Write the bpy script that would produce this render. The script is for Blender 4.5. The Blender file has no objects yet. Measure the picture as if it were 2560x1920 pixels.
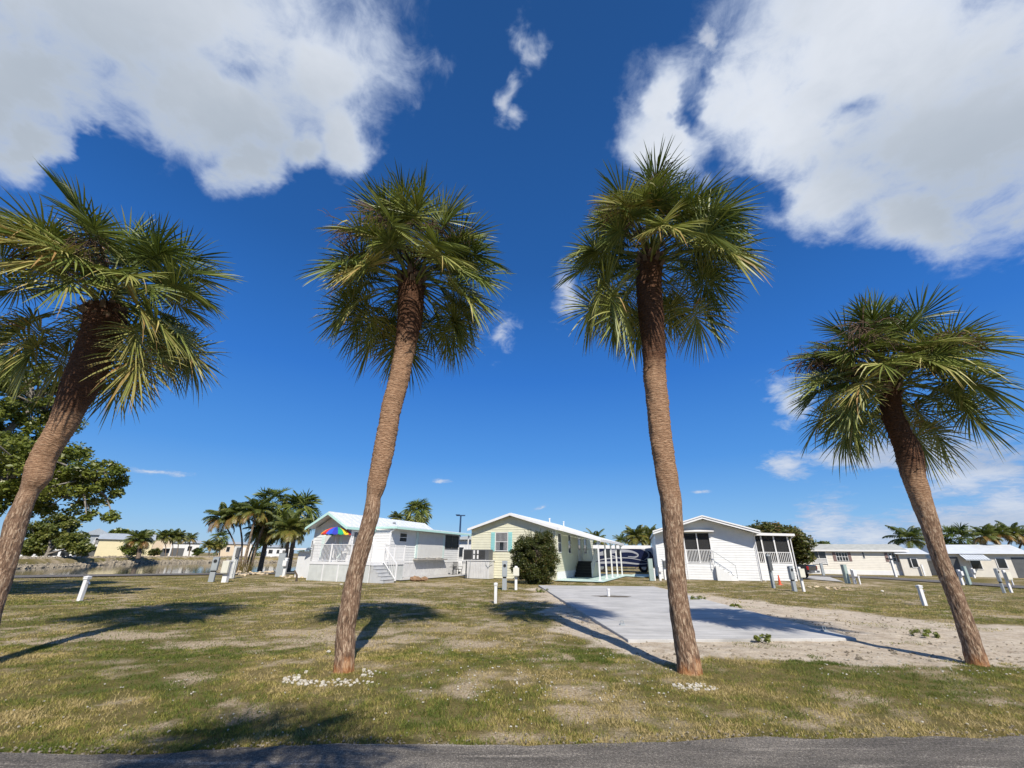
import bpy, math, random
import numpy as np
from mathutils import Vector, Matrix, Euler
rad = math.radians
C = bpy.context.scene.collection

# ------------------------------------------------------------------ camera, sky, sun, exposure
FPX, HZN, ROLL, CAMH = 1050.0, 1388.0, rad(0.6), 1.6
PITCH = math.atan((HZN-960)/FPX)
cam_d = bpy.data.cameras.new('camera'); cam = bpy.data.objects.new('camera', cam_d); C.objects.link(cam)
cam_d.sensor_width = 36.0; cam_d.lens = FPX/2560*36.0; cam_d.clip_start = 0.05; cam_d.clip_end = 5000
_f = Vector((0, math.cos(PITCH), math.sin(PITCH))); _u0 = Vector((0, -math.sin(PITCH), math.cos(PITCH))); _r0 = Vector((1, 0, 0))
_r = _r0*math.cos(ROLL)+_u0*math.sin(ROLL); _u = _u0*math.cos(ROLL)-_r0*math.sin(ROLL)
M = Matrix(((_r.x, _u.x, -_f.x, 0), (_r.y, _u.y, -_f.y, 0), (_r.z, _u.z, -_f.z, CAMH), (0, 0, 0, 1)))
cam.matrix_world = M
bpy.context.scene.camera = cam
VS = bpy.context.scene.view_settings
VS.view_transform = 'Standard'; VS.look = 'None'; VS.gamma = 1.0; VS.use_curve_mapping = False; VS.exposure = 0.55

def ray(u, v):
    x = (u-1280)/FPX; y = (960-v)/FPX
    d = _r*x + _u*y + _f
    return d
def G(u, v, z=0.0):
    d = ray(u, v); t = (z-CAMH)/d.z
    return Vector((0, 0, CAMH))+d*t
def PY(u, v, Y):
    d = ray(u, v); t = Y/d.y
    return Vector((0, 0, CAMH))+d*t

SUN_EL, SUN_AZ = rad(44), math.atan2(0.25, -0.97)      # azimuth measured from +Y towards +X
sun_dir = Vector((math.sin(SUN_AZ)*math.cos(SUN_EL), math.cos(SUN_AZ)*math.cos(SUN_EL), math.sin(SUN_EL)))
sl = bpy.data.lights.new('sun', 'SUN'); so = bpy.data.objects.new('sun', sl); C.objects.link(so)
sl.energy = 4.2; sl.angle = rad(0.5); sl.color = (1.0, 0.93, 0.82)
so.rotation_euler = sun_dir.to_track_quat('Z', 'Y').to_euler(); so.location = (0, -20, 40)

W = bpy.data.worlds.new('World'); bpy.context.scene.world = W; W.use_nodes = True
def make_world():
    nt = W.node_tree; N = nt.nodes; L = nt.links
    for n in list(N): N.remove(n)
    out = N.new('ShaderNodeOutputWorld'); bg = N.new('ShaderNodeBackground'); L.new(bg.outputs[0], out.inputs[0])
    bg.inputs[1].default_value = 0.075
    sky = N.new('ShaderNodeTexSky'); sky.sky_type = 'NISHITA'; sky.sun_disc = False
    sky.sun_elevation = SUN_EL; sky.sun_rotation = SUN_AZ; sky.air_density = 1.0; sky.dust_density = 0.2; sky.ozone_density = 1.6
    def math_(op, a, b=None, c=None, clamp=False):
        n = N.new('ShaderNodeMath'); n.operation = op; n.use_clamp = clamp
        for i, x in enumerate((a, b, c)):
            if x is None: continue
            if isinstance(x, (int, float)): n.inputs[i].default_value = x
            else: L.new(x, n.inputs[i])
        return n.outputs[0]
    def vmath(op, a, b=None):
        n = N.new('ShaderNodeVectorMath'); n.operation = op
        for i, x in enumerate((a, b)):
            if x is None: continue
            if isinstance(x, (tuple, list, Vector)): n.inputs[i].default_value = tuple(x)
            else: L.new(x, n.inputs[i])
        return n
    def mapr(x, a, b, c=0.0, d=1.0, smooth=True):
        n = N.new('ShaderNodeMapRange'); n.interpolation_type = 'SMOOTHSTEP' if smooth else 'LINEAR'
        L.new(x, n.inputs[0]); n.inputs[1].default_value = a; n.inputs[2].default_value = b
        n.inputs[3].default_value = c; n.inputs[4].default_value = d
        return n.outputs[0]
    def noise(v, scale, det, rough, dist=0.0, lac=2.0):
        n = N.new('ShaderNodeTexNoise'); n.noise_dimensions = '3D'; L.new(v, n.inputs['Vector'])
        n.inputs['Scale'].default_value = scale; n.inputs['Detail'].default_value = det
        n.inputs['Roughness'].default_value = rough; n.inputs['Distortion'].default_value = dist
        n.inputs['Lacunarity'].default_value = lac
        return n
    def mixc(f, a, b):
        n = N.new('ShaderNodeMix'); n.data_type = 'RGBA'
        if isinstance(f, float): n.inputs[0].default_value = f
        else: L.new(f, n.inputs[0])
        for k, x in ((6, a), (7, b)):
            if isinstance(x, tuple): n.inputs[k].default_value = (*x, 1)
            else: L.new(x, n.inputs[k])
        return n.outputs[2]
    tc = N.new('ShaderNodeTexCoord'); dirv = tc.outputs['Generated']
    sep = N.new('ShaderNodeSeparateXYZ'); L.new(dirv, sep.inputs[0])
    K0 = 0.22
    den = math_('ADD', math_('MAXIMUM', sep.outputs[2], -0.05), K0)
    cx = math_('DIVIDE', sep.outputs[0], den); cy = math_('DIVIDE', sep.outputs[1], den)
    comb = N.new('ShaderNodeCombineXYZ'); L.new(cx, comb.inputs[0]); L.new(cy, comb.inputs[1])
    cvec = comb.outputs[0]
    # a slow warp gives the billows their irregular edge
    wn = noise(cvec, 2.2, 6, 0.6)
    w0 = vmath('SUBTRACT', wn.outputs['Color'], (0.5, 0.5, 0.5))
    sc = N.new('ShaderNodeVectorMath'); sc.operation = 'SCALE'; L.new(w0.outputs[0], sc.inputs[0]); sc.inputs['Scale'].default_value = 0.34
    cw = vmath('ADD', cvec, sc.outputs[0]).outputs[0]
    def cpos(u, v):
        d = ray(u, v).normalized()
        return np.array([d.x/(d.z+K0), d.y/(d.z+K0)])
    def ell(u, v, ru, rv, ang=0.0):
        """soft patch of cloud layer: 1 in the middle, 0 at the rim, negative outside"""
        c0 = cpos(u, v); ca, sa = math.cos(rad(ang)), math.sin(rad(ang)); e = 8.0
        ju = (cpos(u+e*ca, v+e*sa)-cpos(u-e*ca, v-e*sa))/(2*e)*ru
        jv = (cpos(u-e*sa, v+e*ca)-cpos(u+e*sa, v-e*ca))/(2*e)*rv
        Mi = np.linalg.inv(np.array([ju, jv]).T)
        k = Mi@c0
        q1 = vmath('DOT_PRODUCT', cw, (Mi[0, 0], Mi[0, 1], 0)).outputs['Value']
        q2 = vmath('DOT_PRODUCT', cw, (Mi[1, 0], Mi[1, 1], 0)).outputs['Value']
        q1 = math_('SUBTRACT', q1, float(k[0])); q2 = math_('SUBTRACT', q2, float(k[1]))
        s = math_('MULTIPLY_ADD', q2, q2, math_('MULTIPLY', q1, q1))
        return math_('SUBTRACT', 1.0, math_('SQRT', s))
    def union(lst, k=0.0):
        r = None
        for e in lst:
            o = ell(*e)
            if r is None: r = o
            elif k:
                n = N.new('ShaderNodeMath'); n.operation = 'SMOOTH_MAX'; L.new(r, n.inputs[0]); L.new(o, n.inputs[1]); n.inputs[2].default_value = k; r = n.outputs[0]
            else: r = math_('MAXIMUM', r, o)
        return r
    big = union(CLOUD_BIG, 0.28)
    for (e, k) in CLOUD_HOLES:
        h = math_('MULTIPLY', math_('MAXIMUM', ell(*e), 0.0), k)
        big = math_('SUBTRACT', big, h)
    small = union(CLOUD_SMALL, 0.05); low = union(CLOUD_LOW, 0.15)
    n1 = noise(cvec, 4.2, 12, 0.62, 0.35)
    n2 = noise(cvec, 13.0, 9, 0.66, 0.6)
    f1 = math_('SUBTRACT', n1.outputs[0], 0.5); f2 = math_('SUBTRACT', n2.outputs[0], 0.5)
    db = math_('ADD', big, math_('MULTIPLY_ADD', f2, 0.75, math_('MULTIPLY', f1, 1.2)))
    dl = math_('ADD', low, math_('MULTIPLY_ADD', f2, 1.5, math_('MULTIPLY', f1, 0.9)))
    ds = math_('ADD', small, math_('MULTIPLY_ADD', f2, 1.9, math_('MULTIPLY', f1, 1.2)))
    a_b = mapr(db, -0.18, 0.60); a_s = math_('MAXIMUM', math_('MULTIPLY', mapr(ds, 0.05, 1.0), 0.72), math_('MULTIPLY', mapr(dl, -0.15, 0.6), 0.86))
    alpha = math_('MAXIMUM', a_b, a_s)
    # the thick middles of the layer are grey, thin rims scatter light and are white
    shade = union(CLOUD_SHADE, 0.2)
    shade = math_('ADD', mapr(shade, -0.75, 0.85), math_('MULTIPLY', f1, 0.30), clamp=True)
    n3 = noise(cvec, 2.6, 5, 0.55)
    body = mixc(mapr(math_('MULTIPLY_ADD', f2, 0.35, n3.outputs[0]), 0.30, 0.70), (7.0, 7.4, 8.1), (5.7, 6.2, 7.0))
    ccol = mixc(shade, body, (4.0, 4.55, 5.3))
    thin = mapr(db, 0.05, 0.75, 0.0, 1.0)
    ccol = mixc(thin, (5.0, 5.9, 7.6), ccol)
    wh = mixc(mapr(math_('MAXIMUM', ds, dl), 0.2, 1.1), (3.9, 5.0, 7.0), (6.4, 6.8, 7.6)); wh = mixc(math_('MULTIPLY', shade, 0.6), wh, (3.6, 4.2, 5.4))
    n_ = N.new('ShaderNodeMath'); n_.operation = 'GREATER_THAN'; L.new(a_s, n_.inputs[0]); L.new(a_b, n_.inputs[1])
    ccol = mixc(n_.outputs[0], ccol, wh)
    hs = N.new('ShaderNodeHueSaturation'); L.new(sky.outputs[0], hs.inputs['Color'])
    hs.inputs['Saturation'].default_value = 1.3; hs.inputs['Value'].default_value = 0.98; hs.inputs['Hue'].default_value = 0.503
    rmp = N.new('ShaderNodeValToRGB'); L.new(sep.outputs[2], rmp.inputs[0]); r_ = rmp.color_ramp
    stops = [(0.0, (2.3, 4.5, 7.4)), (0.07, (1.55, 4.0, 7.8)), (0.2, (0.62, 2.7, 7.3)), (0.38, (0.26, 1.70, 6.1)), (0.6, (0.17, 1.08, 3.9)), (0.92, (0.15, 0.74, 2.5))]
    while len(r_.elements) < len(stops): r_.elements.new(0.5)
    for e_, (p_, c_) in zip(r_.elements, stops): e_.position = p_; e_.color = tuple(x/10 for x in c_)+(1,)
    rsc = N.new('ShaderNodeVectorMath'); rsc.operation = 'SCALE'; L.new(rmp.outputs[0], rsc.inputs[0]); rsc.inputs['Scale'].default_value = 10.0
    skyc = mixc(0.78, hs.outputs[0], rsc.outputs[0])
    fin = mixc(alpha, skyc, ccol)
    L.new(fin, bg.inputs[0])
    W.cycles.sampling_method = 'MANUAL'; W.cycles.sample_map_resolution = 512
CLOUD_BIG = [(380, -20, 620, 320), (40, 200, 380, 200), (520, 240, 300, 180), (800, 150, 220, 240), (840, 330, 100, 125), (560, 370, 110, 110), (-200, 150, 400, 330), (30, 340, 150, 90), (700, 330, 120, 80),
             (2250, 120, 520, 380), (2420, 380, 420, 290), (1950, 280, 330, 240), (1640, 370, 110, 130, 25), (1690, 230, 60, 150, 20), (2060, 500, 240, 150), (2700, 250, 420, 430), (2330, 560, 260, 110)]
CLOUD_HOLES = [((262, 372, 120, 80), 0.75), ((2130, 225, 120, 60, -12), 0.5), ((1860, 470, 150, 60, 25), 0.6), ((1740, 260, 34, 210, 22), 0.5)]
CLOUD_SMALL = [(1262, 230, 40, 100, 8), (1290, 280, 52, 50), (1320, 90, 50, 80, 20), (1240, 850, 62, 95, 12), (1405, 740, 45, 110), (1790, 60, 60, 90, 20), (1105, 1203, 30, 9), (385, 1177, 140, 9), (1355, 1265, 28, 6, -24), (1740, 1235, 30, 6, -10)]
CLOUD_LOW = [(1940, 1010, 60, 70), (1985, 1165, 70, 36), (2330, 1140, 290, 60), (2375, 1195, 130, 62), (2065, 1322, 90, 70), (2190, 1345, 180, 50), (2530, 1275, 130, 80), (2420, 1320, 240, 65), (2140, 1150, 120, 36), (2480, 1180, 150, 40)]
CLOUD_SHADE = [(120, 260, 520, 300), (560, 330, 330, 190), (2480, 480, 420, 240), (2420, 1140, 330, 40), (2450, 1330, 200, 40)]

# ------------------------------------------------------------------ materials
MATS = {}
class NT:
    """tiny node-graph helper"""
    def __init__(s, name):
        s.m = bpy.data.materials.new(name); s.m.use_nodes = True; s.t = s.m.node_tree; s.N = s.t.nodes; s.L = s.t.links
        s.p = s.N['Principled BSDF']; s.out = s.N['Material Output']
    def put(s, sock, x):
        if isinstance(x, (int, float)): sock.default_value = x
        elif isinstance(x, tuple): sock.default_value = (*x, 1) if (len(x) == 3 and sock.type == 'RGBA') else x
        else: s.L.new(x, sock)
    def math(s, op, a, b=None, c=None, clamp=False):
        n = s.N.new('ShaderNodeMath'); n.operation = op; n.use_clamp = clamp
        for i, x in enumerate((a, b, c)):
            if x is not None: s.put(n.inputs[i], x)
        return n.outputs[0]
    def mix(s, f, a, b, mode='MIX'):
        n = s.N.new('ShaderNodeMix'); n.data_type = 'RGBA'; n.blend_type = mode
        s.put(n.inputs[0], f); s.put(n.inputs[6], a); s.put(n.inputs[7], b)
        return n.outputs[2]
    def obj(s):
        return s.N.new('ShaderNodeTexCoord').outputs['Object']
    def pos(s):
        return s.N.new('ShaderNodeNewGeometry').outputs['Position']
    def uv(s):
        return s.N.new('ShaderNodeTexCoord').outputs['UV']
    def mapping(s, v, scale=(1, 1, 1), loc=(0, 0, 0), rot=(0, 0, 0)):
        n = s.N.new('ShaderNodeMapping'); s.L.new(v, n.inputs[0]); n.inputs['Scale'].default_value = scale
        n.inputs['Location'].default_value = loc; n.inputs['Rotation'].default_value = rot
        return n.outputs[0]
    def noise(s, v, scale, det=4, rough=0.55, dist=0.0, col=False):
        n = s.N.new('ShaderNodeTexNoise'); s.L.new(v, n.inputs['Vector']); n.inputs['Scale'].default_value = scale
        n.inputs['Detail'].default_value = det; n.inputs['Roughness'].default_value = rough; n.inputs['Distortion'].default_value = dist
        return n.outputs[1 if col else 0]
    def voro(s, v, scale, feat='F1'):
        n = s.N.new('ShaderNodeTexVoronoi'); n.feature = feat; s.L.new(v, n.inputs['Vector']); n.inputs['Scale'].default_value = scale
        return n
    def mapr(s, x, a, b, c=0.0, d=1.0):
        n = s.N.new('ShaderNodeMapRange'); n.interpolation_type = 'SMOOTHSTEP'; s.L.new(x, n.inputs[0])
        for i, q in enumerate((a, b, c, d)): n.inputs[i+1].default_value = q
        return n.outputs[0]
    def ramp(s, x, stops):
        n = s.N.new('ShaderNodeValToRGB'); s.L.new(x, n.inputs[0]); r = n.color_ramp
        while len(r.elements) < len(stops): r.elements.new(0.5)
        for e, (p, c) in zip(r.elements, stops): e.position = p; e.color = (*c, 1)
        return n.outputs[0]
    def attr(s, name):
        n = s.N.new('ShaderNodeAttribute'); n.attribute_name = name
        return n
    def bump(s, h, strength=0.3, dist=0.02):
        n = s.N.new('ShaderNodeBump'); n.inputs['Strength'].default_value = strength; n.inputs['Distance'].default_value = dist
        s.L.new(h, n.inputs['Height']); s.L.new(n.outputs[0], s.p.inputs['Normal'])
        return n.outputs[0]
    def fin(s, col=None, rough=None, metal=None, spec=None):
        if col is not None: s.put(s.p.inputs['Base Color'], col)
        if rough is not None: s.put(s.p.inputs['Roughness'], rough)
        if metal is not None: s.put(s.p.inputs['Metallic'], metal)
        if spec is not None: s.put(s.p.inputs['Specular IOR Level'], spec)
        return s.m

def paint(name, col, rough=0.5, var=0.12, dirt=0.0, scale=2.5, metal=0.0):
    """painted or moulded surface with faint blotches and optional grime streaks"""
    if name in MATS: return MATS[name]
    s = NT(name); o = s.obj()
    n = s.noise(o, scale, 5, 0.6)
    a = tuple(c*(1-var) for c in col); b = tuple(min(1, c*(1+var*0.6)) for c in col)
    c = s.mix(s.mapr(n, 0.3, 0.7), a, b)
    if dirt:
        st = s.noise(s.mapping(o, (9, 9, 0.7)), 1.3, 5, 0.65)
        c = s.mix(s.mapr(st, 0.52, 0.78, 0, dirt), c, tuple(x*0.42*t for x, t in zip(col, (1.0, 0.95, 0.85))))
    r = s.math('MULTIPLY_ADD', n, 0.2, rough-0.1)
    s.bump(s.noise(o, 60, 2), 0.05, 0.004)
    MATS[name] = s.fin(c, r, metal)
    return MATS[name]

WHITE = paint('white_vinyl', (0.69, 0.695, 0.69), 0.45, 0.05, 0.12)
WHITE_TRIM = paint('white_trim', (0.72, 0.72, 0.72), 0.4, 0.04, 0.10)
WHITE_METAL = paint('white_metal_roof', (0.64, 0.67, 0.70), 0.35, 0.06, 0.18)
SKIRT = paint('weathered_white_boards', (0.58, 0.58, 0.58), 0.6, 0.08, 0.45)
LATTICE = paint('pale_grey_lattice', (0.52, 0.54, 0.53), 0.6, 0.08, 0.2)
YELLOW = paint('pale_yellow_siding', (0.63, 0.615, 0.47), 0.5, 0.05, 0.15)
MINT = paint('mint_trim', (0.46, 0.69, 0.63), 0.45, 0.05)
TEAL = paint('aqua_shutter', (0.28, 0.56, 0.56), 0.45, 0.06)
BEIGE = paint('beige_siding', (0.68, 0.645, 0.575), 0.55, 0.05, 0.15)
MAUVE = paint('mauve_shutter', (0.22, 0.15, 0.14), 0.5, 0.08)
ROOF_GREY = paint('aged_grey_roof', (0.40, 0.41, 0.38), 0.7, 0.15, 0.35)
ROOF_BLUE = paint('blue_grey_roof', (0.32, 0.36, 0.40), 0.6, 0.10, 0.2)
CREAM = paint('cream_wall', (0.68, 0.60, 0.38), 0.6, 0.05, 0.1)
PEACH = paint('peach_wall', (0.60, 0.49, 0.36), 0.6, 0.05, 0.1)
CREAM_BOX = paint('cream_plastic', (0.62, 0.61, 0.53), 0.5, 0.05)
GREY_METAL = paint('grey_pedestal_paint', (0.30, 0.33, 0.35), 0.45, 0.07, 0.2)
DGREY = paint('dark_grey_metal', (0.10, 0.105, 0.11), 0.5, 0.1)
BLACK = paint('black_plastic', (0.015, 0.015, 0.016), 0.5, 0.1)
GREENGREY = paint('grey_green_paint', (0.30, 0.38, 0.36), 0.5, 0.06, 0.15)
STEP_GREY = paint('grey_stair_tread', (0.46, 0.47, 0.48), 0.7, 0.1)
AQUA_SLAB = paint('aqua_painted_slab', (0.47, 0.60, 0.56), 0.7, 0.08, 0.1, 0.8)
ORANGE = paint('orange_cone', (0.65, 0.09, 0.03), 0.5, 0.08)
CURTAIN = paint('grey_curtain', (0.34, 0.34, 0.35), 0.8, 0.2, 0, 12)
RUBBER = paint('tyre_rubber', (0.012, 0.012, 0.013), 0.8, 0.1)
CHROME = paint('brushed_chrome', (0.6, 0.6, 0.6), 0.25, 0.05, metal=0.9)
NAVY = paint('navy_body', (0.008, 0.012, 0.04), 0.2, 0.1)
SILVER = paint('silver_swoosh', (0.30, 0.31, 0.34), 0.3, 0.08)
TRUCKB = paint('black_truck_paint', (0.006, 0.007, 0.012), 0.15, 0.1)
REDLAMP = paint('red_lamp_lens', (0.35, 0.01, 0.01), 0.25, 0.05)
BLUEPOLE = paint('dark_blue_pole', (0.02, 0.05, 0.12), 0.4, 0.1)
def umb(c, n): return paint('umbrella_'+n, c, 0.7, 0.05)
UMB = [umb((0.85, 0.30, 0.02), 'orange'), umb((0.55, 0.03, 0.03), 'red'), umb((0.02, 0.08, 0.55), 'blue'), umb((0.02, 0.03, 0.35), 'indigo'), umb((0.01, 0.30, 0.14), 'green'), umb((0.85, 0.55, 0.02), 'yellow')]
def glass_mat():
    s = NT('dark_window_glass'); n = s.noise(s.obj(), 1.5, 3)
    c = s.mix(n, (0.012, 0.014, 0.016), (0.035, 0.038, 0.042))
    return s.fin(c, 0.06, 0, 0.6)
GLASS = glass_mat()
def screen_mat():
    s = NT('insect_screen'); o = s.obj()
    n = s.noise(o, 2.0, 3)
    tr = s.N.new('ShaderNodeBsdfTransparent'); mx = s.N.new('ShaderNodeMixShader')
    s.fin(s.mix(n, (0.012, 0.013, 0.014), (0.025, 0.026, 0.028)), 0.7)
    mx.inputs[0].default_value = 0.72; s.L.new(tr.outputs[0], mx.inputs[1]); s.L.new(s.p.outputs[0], mx.inputs[2]); s.L.new(mx.outputs[0], s.out.inputs[0])
    return s.m
SCREEN = screen_mat()

def leaf_mat(name, stops, transl=0.3, rough=0.42, tcol=(0.25, 0.32, 0.04), spec=0.5):
    """leaf colour by the tint each leaf carries; light passes through the blade"""
    s = NT(name); t = s.attr('tint').outputs['Fac']
    c = s.ramp(t, stops)
    n = s.noise(s.pos(), 9, 2)
    c = s.mix(s.mapr(n, 0.3, 0.7, 0.0, 0.25), c, tuple(x*0.55 for x in stops[1][1]))
    s.fin(c, rough, 0, spec)
    tr = s.N.new('ShaderNodeBsdfTranslucent'); s.L.new(s.mix(0.5, c, tcol), tr.inputs[0])
    mx = s.N.new('ShaderNodeMixShader'); mx.inputs[0].default_value = transl
    s.L.new(s.p.outputs[0], mx.inputs[1]); s.L.new(tr.outputs[0], mx.inputs[2]); s.L.new(mx.outputs[0], s.out.inputs[0])
    return s.m
FROND = leaf_mat('palm_frond', [(0.0, (0.030, 0.052, 0.010)), (0.3, (0.098, 0.135, 0.025)), (0.6, (0.235, 0.260, 0.062)), (0.86, (0.44, 0.39, 0.13)), (1.0, (0.38, 0.22, 0.08))], 0.12, 0.47, spec=0.32)
LEAF_BIG = leaf_mat('broad_leaf', [(0.0, (0.030, 0.052, 0.010)), (0.5, (0.085, 0.122, 0.020)), (1.0, (0.20, 0.22, 0.038))], 0.25, 0.4)
LEAF_BUSH = leaf_mat('bush_leaf', [(0.0, (0.024, 0.034, 0.009)), (0.5, (0.062, 0.080, 0.017)), (0.85, (0.135, 0.125, 0.028)), (1.0, (0.15, 0.08, 0.03))], 0.2, 0.45)
LEAF_PALM2 = leaf_mat('pinnate_leaf', [(0.0, (0.035, 0.058, 0.014)), (0.5, (0.10, 0.125, 0.028)), (0.85, (0.23, 0.20, 0.045)), (1.0, (0.26, 0.13, 0.045))], 0.25, 0.4)
GRASSM = leaf_mat('grass_blade', [(0.0, (0.085, 0.125, 0.018)), (0.35, (0.225, 0.240, 0.042)), (0.62, (0.40, 0.32, 0.095)), (1.0, (0.56, 0.43, 0.21))], 0.3, 0.6, (0.4, 0.4, 0.08), 0.3)
STALK = paint('dry_seed_stalk', (0.10, 0.055, 0.032), 0.8, 0.3, 0, 8)

def trunk_mat(name, lo, hi, ring_start, dark_start, v_end):
    """sabal trunk: pale weathered flakes low down, ring scars above, dark fibre under the crown, rusty foot"""
    s = NT(name); uv = s.uv(); sep = s.N.new('ShaderNodeSeparateXYZ'); s.L.new(uv, sep.inputs[0]); v = sep.outputs[1]
    flakes = s.noise(s.mapping(uv, (24, 8.5, 1)), 1.0, 6, 0.72, 0.5)
    wob = s.noise(s.mapping(uv, (3.5, 9, 1)), 1.0, 4, 0.6)
    vv = s.math('MULTIPLY_ADD', wob, 0.24, v)
    rings = s.math('MULTIPLY_ADD', s.math('SINE', s.math('MULTIPLY', vv, 6.283*21.0)), 0.5, 0.5)
    rn = s.noise(s.mapping(uv, (14, 55, 1)), 1.0, 4, 0.7)
    c_lo = s.ramp(flakes, [(0.36, (0.075, 0.052, 0.038)), (0.44, (0.175, 0.108, 0.070)), (0.53, (0.26, 0.165, 0.108)), (0.57, (0.42, 0.31, 0.215)), (0.72, (0.53, 0.415, 0.30))])
    rmix = s.math('MULTIPLY', s.math('MULTIPLY_ADD', rn, 1.1, -0.1), s.math('MULTIPLY_ADD', rings, 0.32, 0.72))
    c_hi = s.ramp(rmix, [(0.10, (0.07, 0.043, 0.028)), (0.30, (0.24, 0.135, 0.078)), (0.5, (0.39, 0.245, 0.150)), (0.72, (0.53, 0.385, 0.26))])
    jit = s.noise(s.mapping(uv, (5, 2.5, 1)), 1.0, 4, 0.6)
    vj = s.math('MULTIPLY_ADD', jit, 0.9, s.math('SUBTRACT', v, 0.45))
    c = s.mix(s.mapr(vj, ring_start-0.5, ring_start+0.5), c_lo, c_hi)
    c_dk = s.ramp(rn, [(0.28, (0.022, 0.012, 0.008)), (0.5, (0.095, 0.046, 0.026)), (0.75, (0.21, 0.105, 0.058))])
    c = s.mix(s.mapr(vj, dark_start-0.28, dark_start+0.28), c, c_dk)
    c = s.mix(s.mapr(vj, 0.02, 0.30, 0.85, 0.0), c, s.mix(s.mapr(flakes, 0.4, 0.6), (0.30, 0.11, 0.035), (0.48, 0.24, 0.10)))
    km = s.mapr(vj, ring_start-0.5, ring_start+0.5); h = s.math('ADD', s.math('MULTIPLY', s.math('MULTIPLY', flakes, 1.2), s.math('SUBTRACT', 1.0, km)), s.math('MULTIPLY', rmix, s.math('MULTIPLY', km, 1.0)))
    s.bump(h, 0.9, 0.03)
    return s.fin(c, 0.85, 0, 0.2)

# ------------------------------------------------------------------ mesh helpers
class MB:
    def __init__(s): s.v = []; s.f = []; s.mi = []; s.t = []
    def add(s, vs, fs, m=0, t=None):
        b = len(s.v); s.v += [tuple(p) for p in vs]; s.f += [tuple(i+b for i in f) for f in fs]; s.mi += [m]*len(fs)
        if t is not None: s.t += [t]*len(vs)
    def box(s, x0, x1, y0, y1, z0, z1, m=0):
        vs = [(x, y, z) for z in (z0, z1) for y in (y0, y1) for x in (x0, x1)]
        s.add(vs, [(0, 2, 3, 1), (4, 5, 7, 6), (0, 1, 5, 4), (2, 6, 7, 3), (0, 4, 6, 2), (1, 3, 7, 5)], m)
    def bar(s, p, q, w, d=None, m=0):
        p = Vector(p); q = Vector(q); d = d or w; a = (q-p).normalized()
        up = Vector((0, 0, 1)) if abs(a.z) < 0.95 else Vector((0, 1, 0))
        e = a.cross(up).normalized(); n = e.cross(a)
        vs = [c+e*(i*w/2)+n*(j*d/2) for c in (p, q) for j in (-1, 1) for i in (-1, 1)]
        s.add(vs, [(0, 2, 3, 1), (4, 5, 7, 6), (0, 1, 5, 4), (2, 6, 7, 3), (0, 4, 6, 2), (1, 3, 7, 5)], m)
    def tube(s, pts, rs, n=8, m=0, cap=True, t=None):
        pts = [Vector(p) for p in pts]
        if isinstance(rs, (int, float)): rs = [rs]*len(pts)
        b = len(s.v); e = None
        for i, p in enumerate(pts):
            a = (pts[min(i+1, len(pts)-1)]-pts[max(i-1, 0)]).normalized()
            if e is None:
                up = Vector((0, 0, 1)) if abs(a.z) < 0.9 else Vector((1, 0, 0)); e = a.cross(up).normalized()
            e = (e-a*e.dot(a)).normalized(); f = a.cross(e)
            for k in range(n):
                an = 2*math.pi*k/n; s.v.append(tuple(p+(e*math.cos(an)+f*math.sin(an))*rs[i]))
                if t is not None: s.t.append(t)
        for i in range(len(pts)-1):
            for k in range(n):
                k2 = (k+1) % n
                s.f.append((b+i*n+k, b+i*n+k2, b+(i+1)*n+k2, b+(i+1)*n+k)); s.mi.append(m)
        if cap:
            s.f.append(tuple(b+k for k in reversed(range(n)))); s.mi.append(m)
            e0 = b+(len(pts)-1)*n; s.f.append(tuple(e0+k for k in range(n))); s.mi.append(m)
    def extrude(s, poly, vec, m=0):
        n = len(poly); vec = Vector(vec); a = [Vector(p) for p in poly]
        s.add(a+[p+vec for p in a], [tuple(reversed(range(n))), tuple(range(n, 2*n))]+[(i, (i+1) % n, n+(i+1) % n, n+i) for i in range(n)], m)
    def lathe(s, prof, o=(0, 0, 0), n=16, m=0):
        b = len(s.v)
        for (r, z) in prof:
            for k in range(n):
                an = 2*math.pi*k/n; s.v.append((o[0]+r*math.cos(an), o[1]+r*math.sin(an), o[2]+z))
        for i in range(len(prof)-1):
            for k in range(n):
                k2 = (k+1) % n; s.f.append((b+i*n+k, b+i*n+k2, b+(i+1)*n+k2, b+(i+1)*n+k)); s.mi.append(m)
        s.f.append(tuple(b+k for k in reversed(range(n)))); s.mi.append(m)
        e0 = b+(len(prof)-1)*n; s.f.append(tuple(e0+k for k in range(n))); s.mi.append(m)
    def build(s, name, mats, parent=None, smooth=False, off=None, bevel=0.0):
        me = bpy.data.meshes.new(name)
        vs = s.v
        if off is not None: vs = [(x-off[0], y-off[1], z-off[2]) for x, y, z in vs]
        me.from_pydata(vs, [], s.f)
        if not isinstance(mats, (list, tuple)): mats = [mats]
        for m in mats: me.materials.append(m)
        if len(mats) > 1: me.polygons.foreach_set('material_index', s.mi)
        if s.t and len(s.t) == len(vs):
            at = me.attributes.new('tint', 'FLOAT', 'POINT'); at.data.foreach_set('value', s.t)
        if smooth: me.polygons.foreach_set('use_smooth', [True]*len(me.polygons))
        me.update()
        o = bpy.data.objects.new(name, me); C.objects.link(o)
        if parent is not None: o.parent = parent
        if bevel:
            b = o.modifiers.new('bevel', 'BEVEL'); b.width = bevel; b.segments = 2; b.limit_method = 'ANGLE'
        return o

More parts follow.
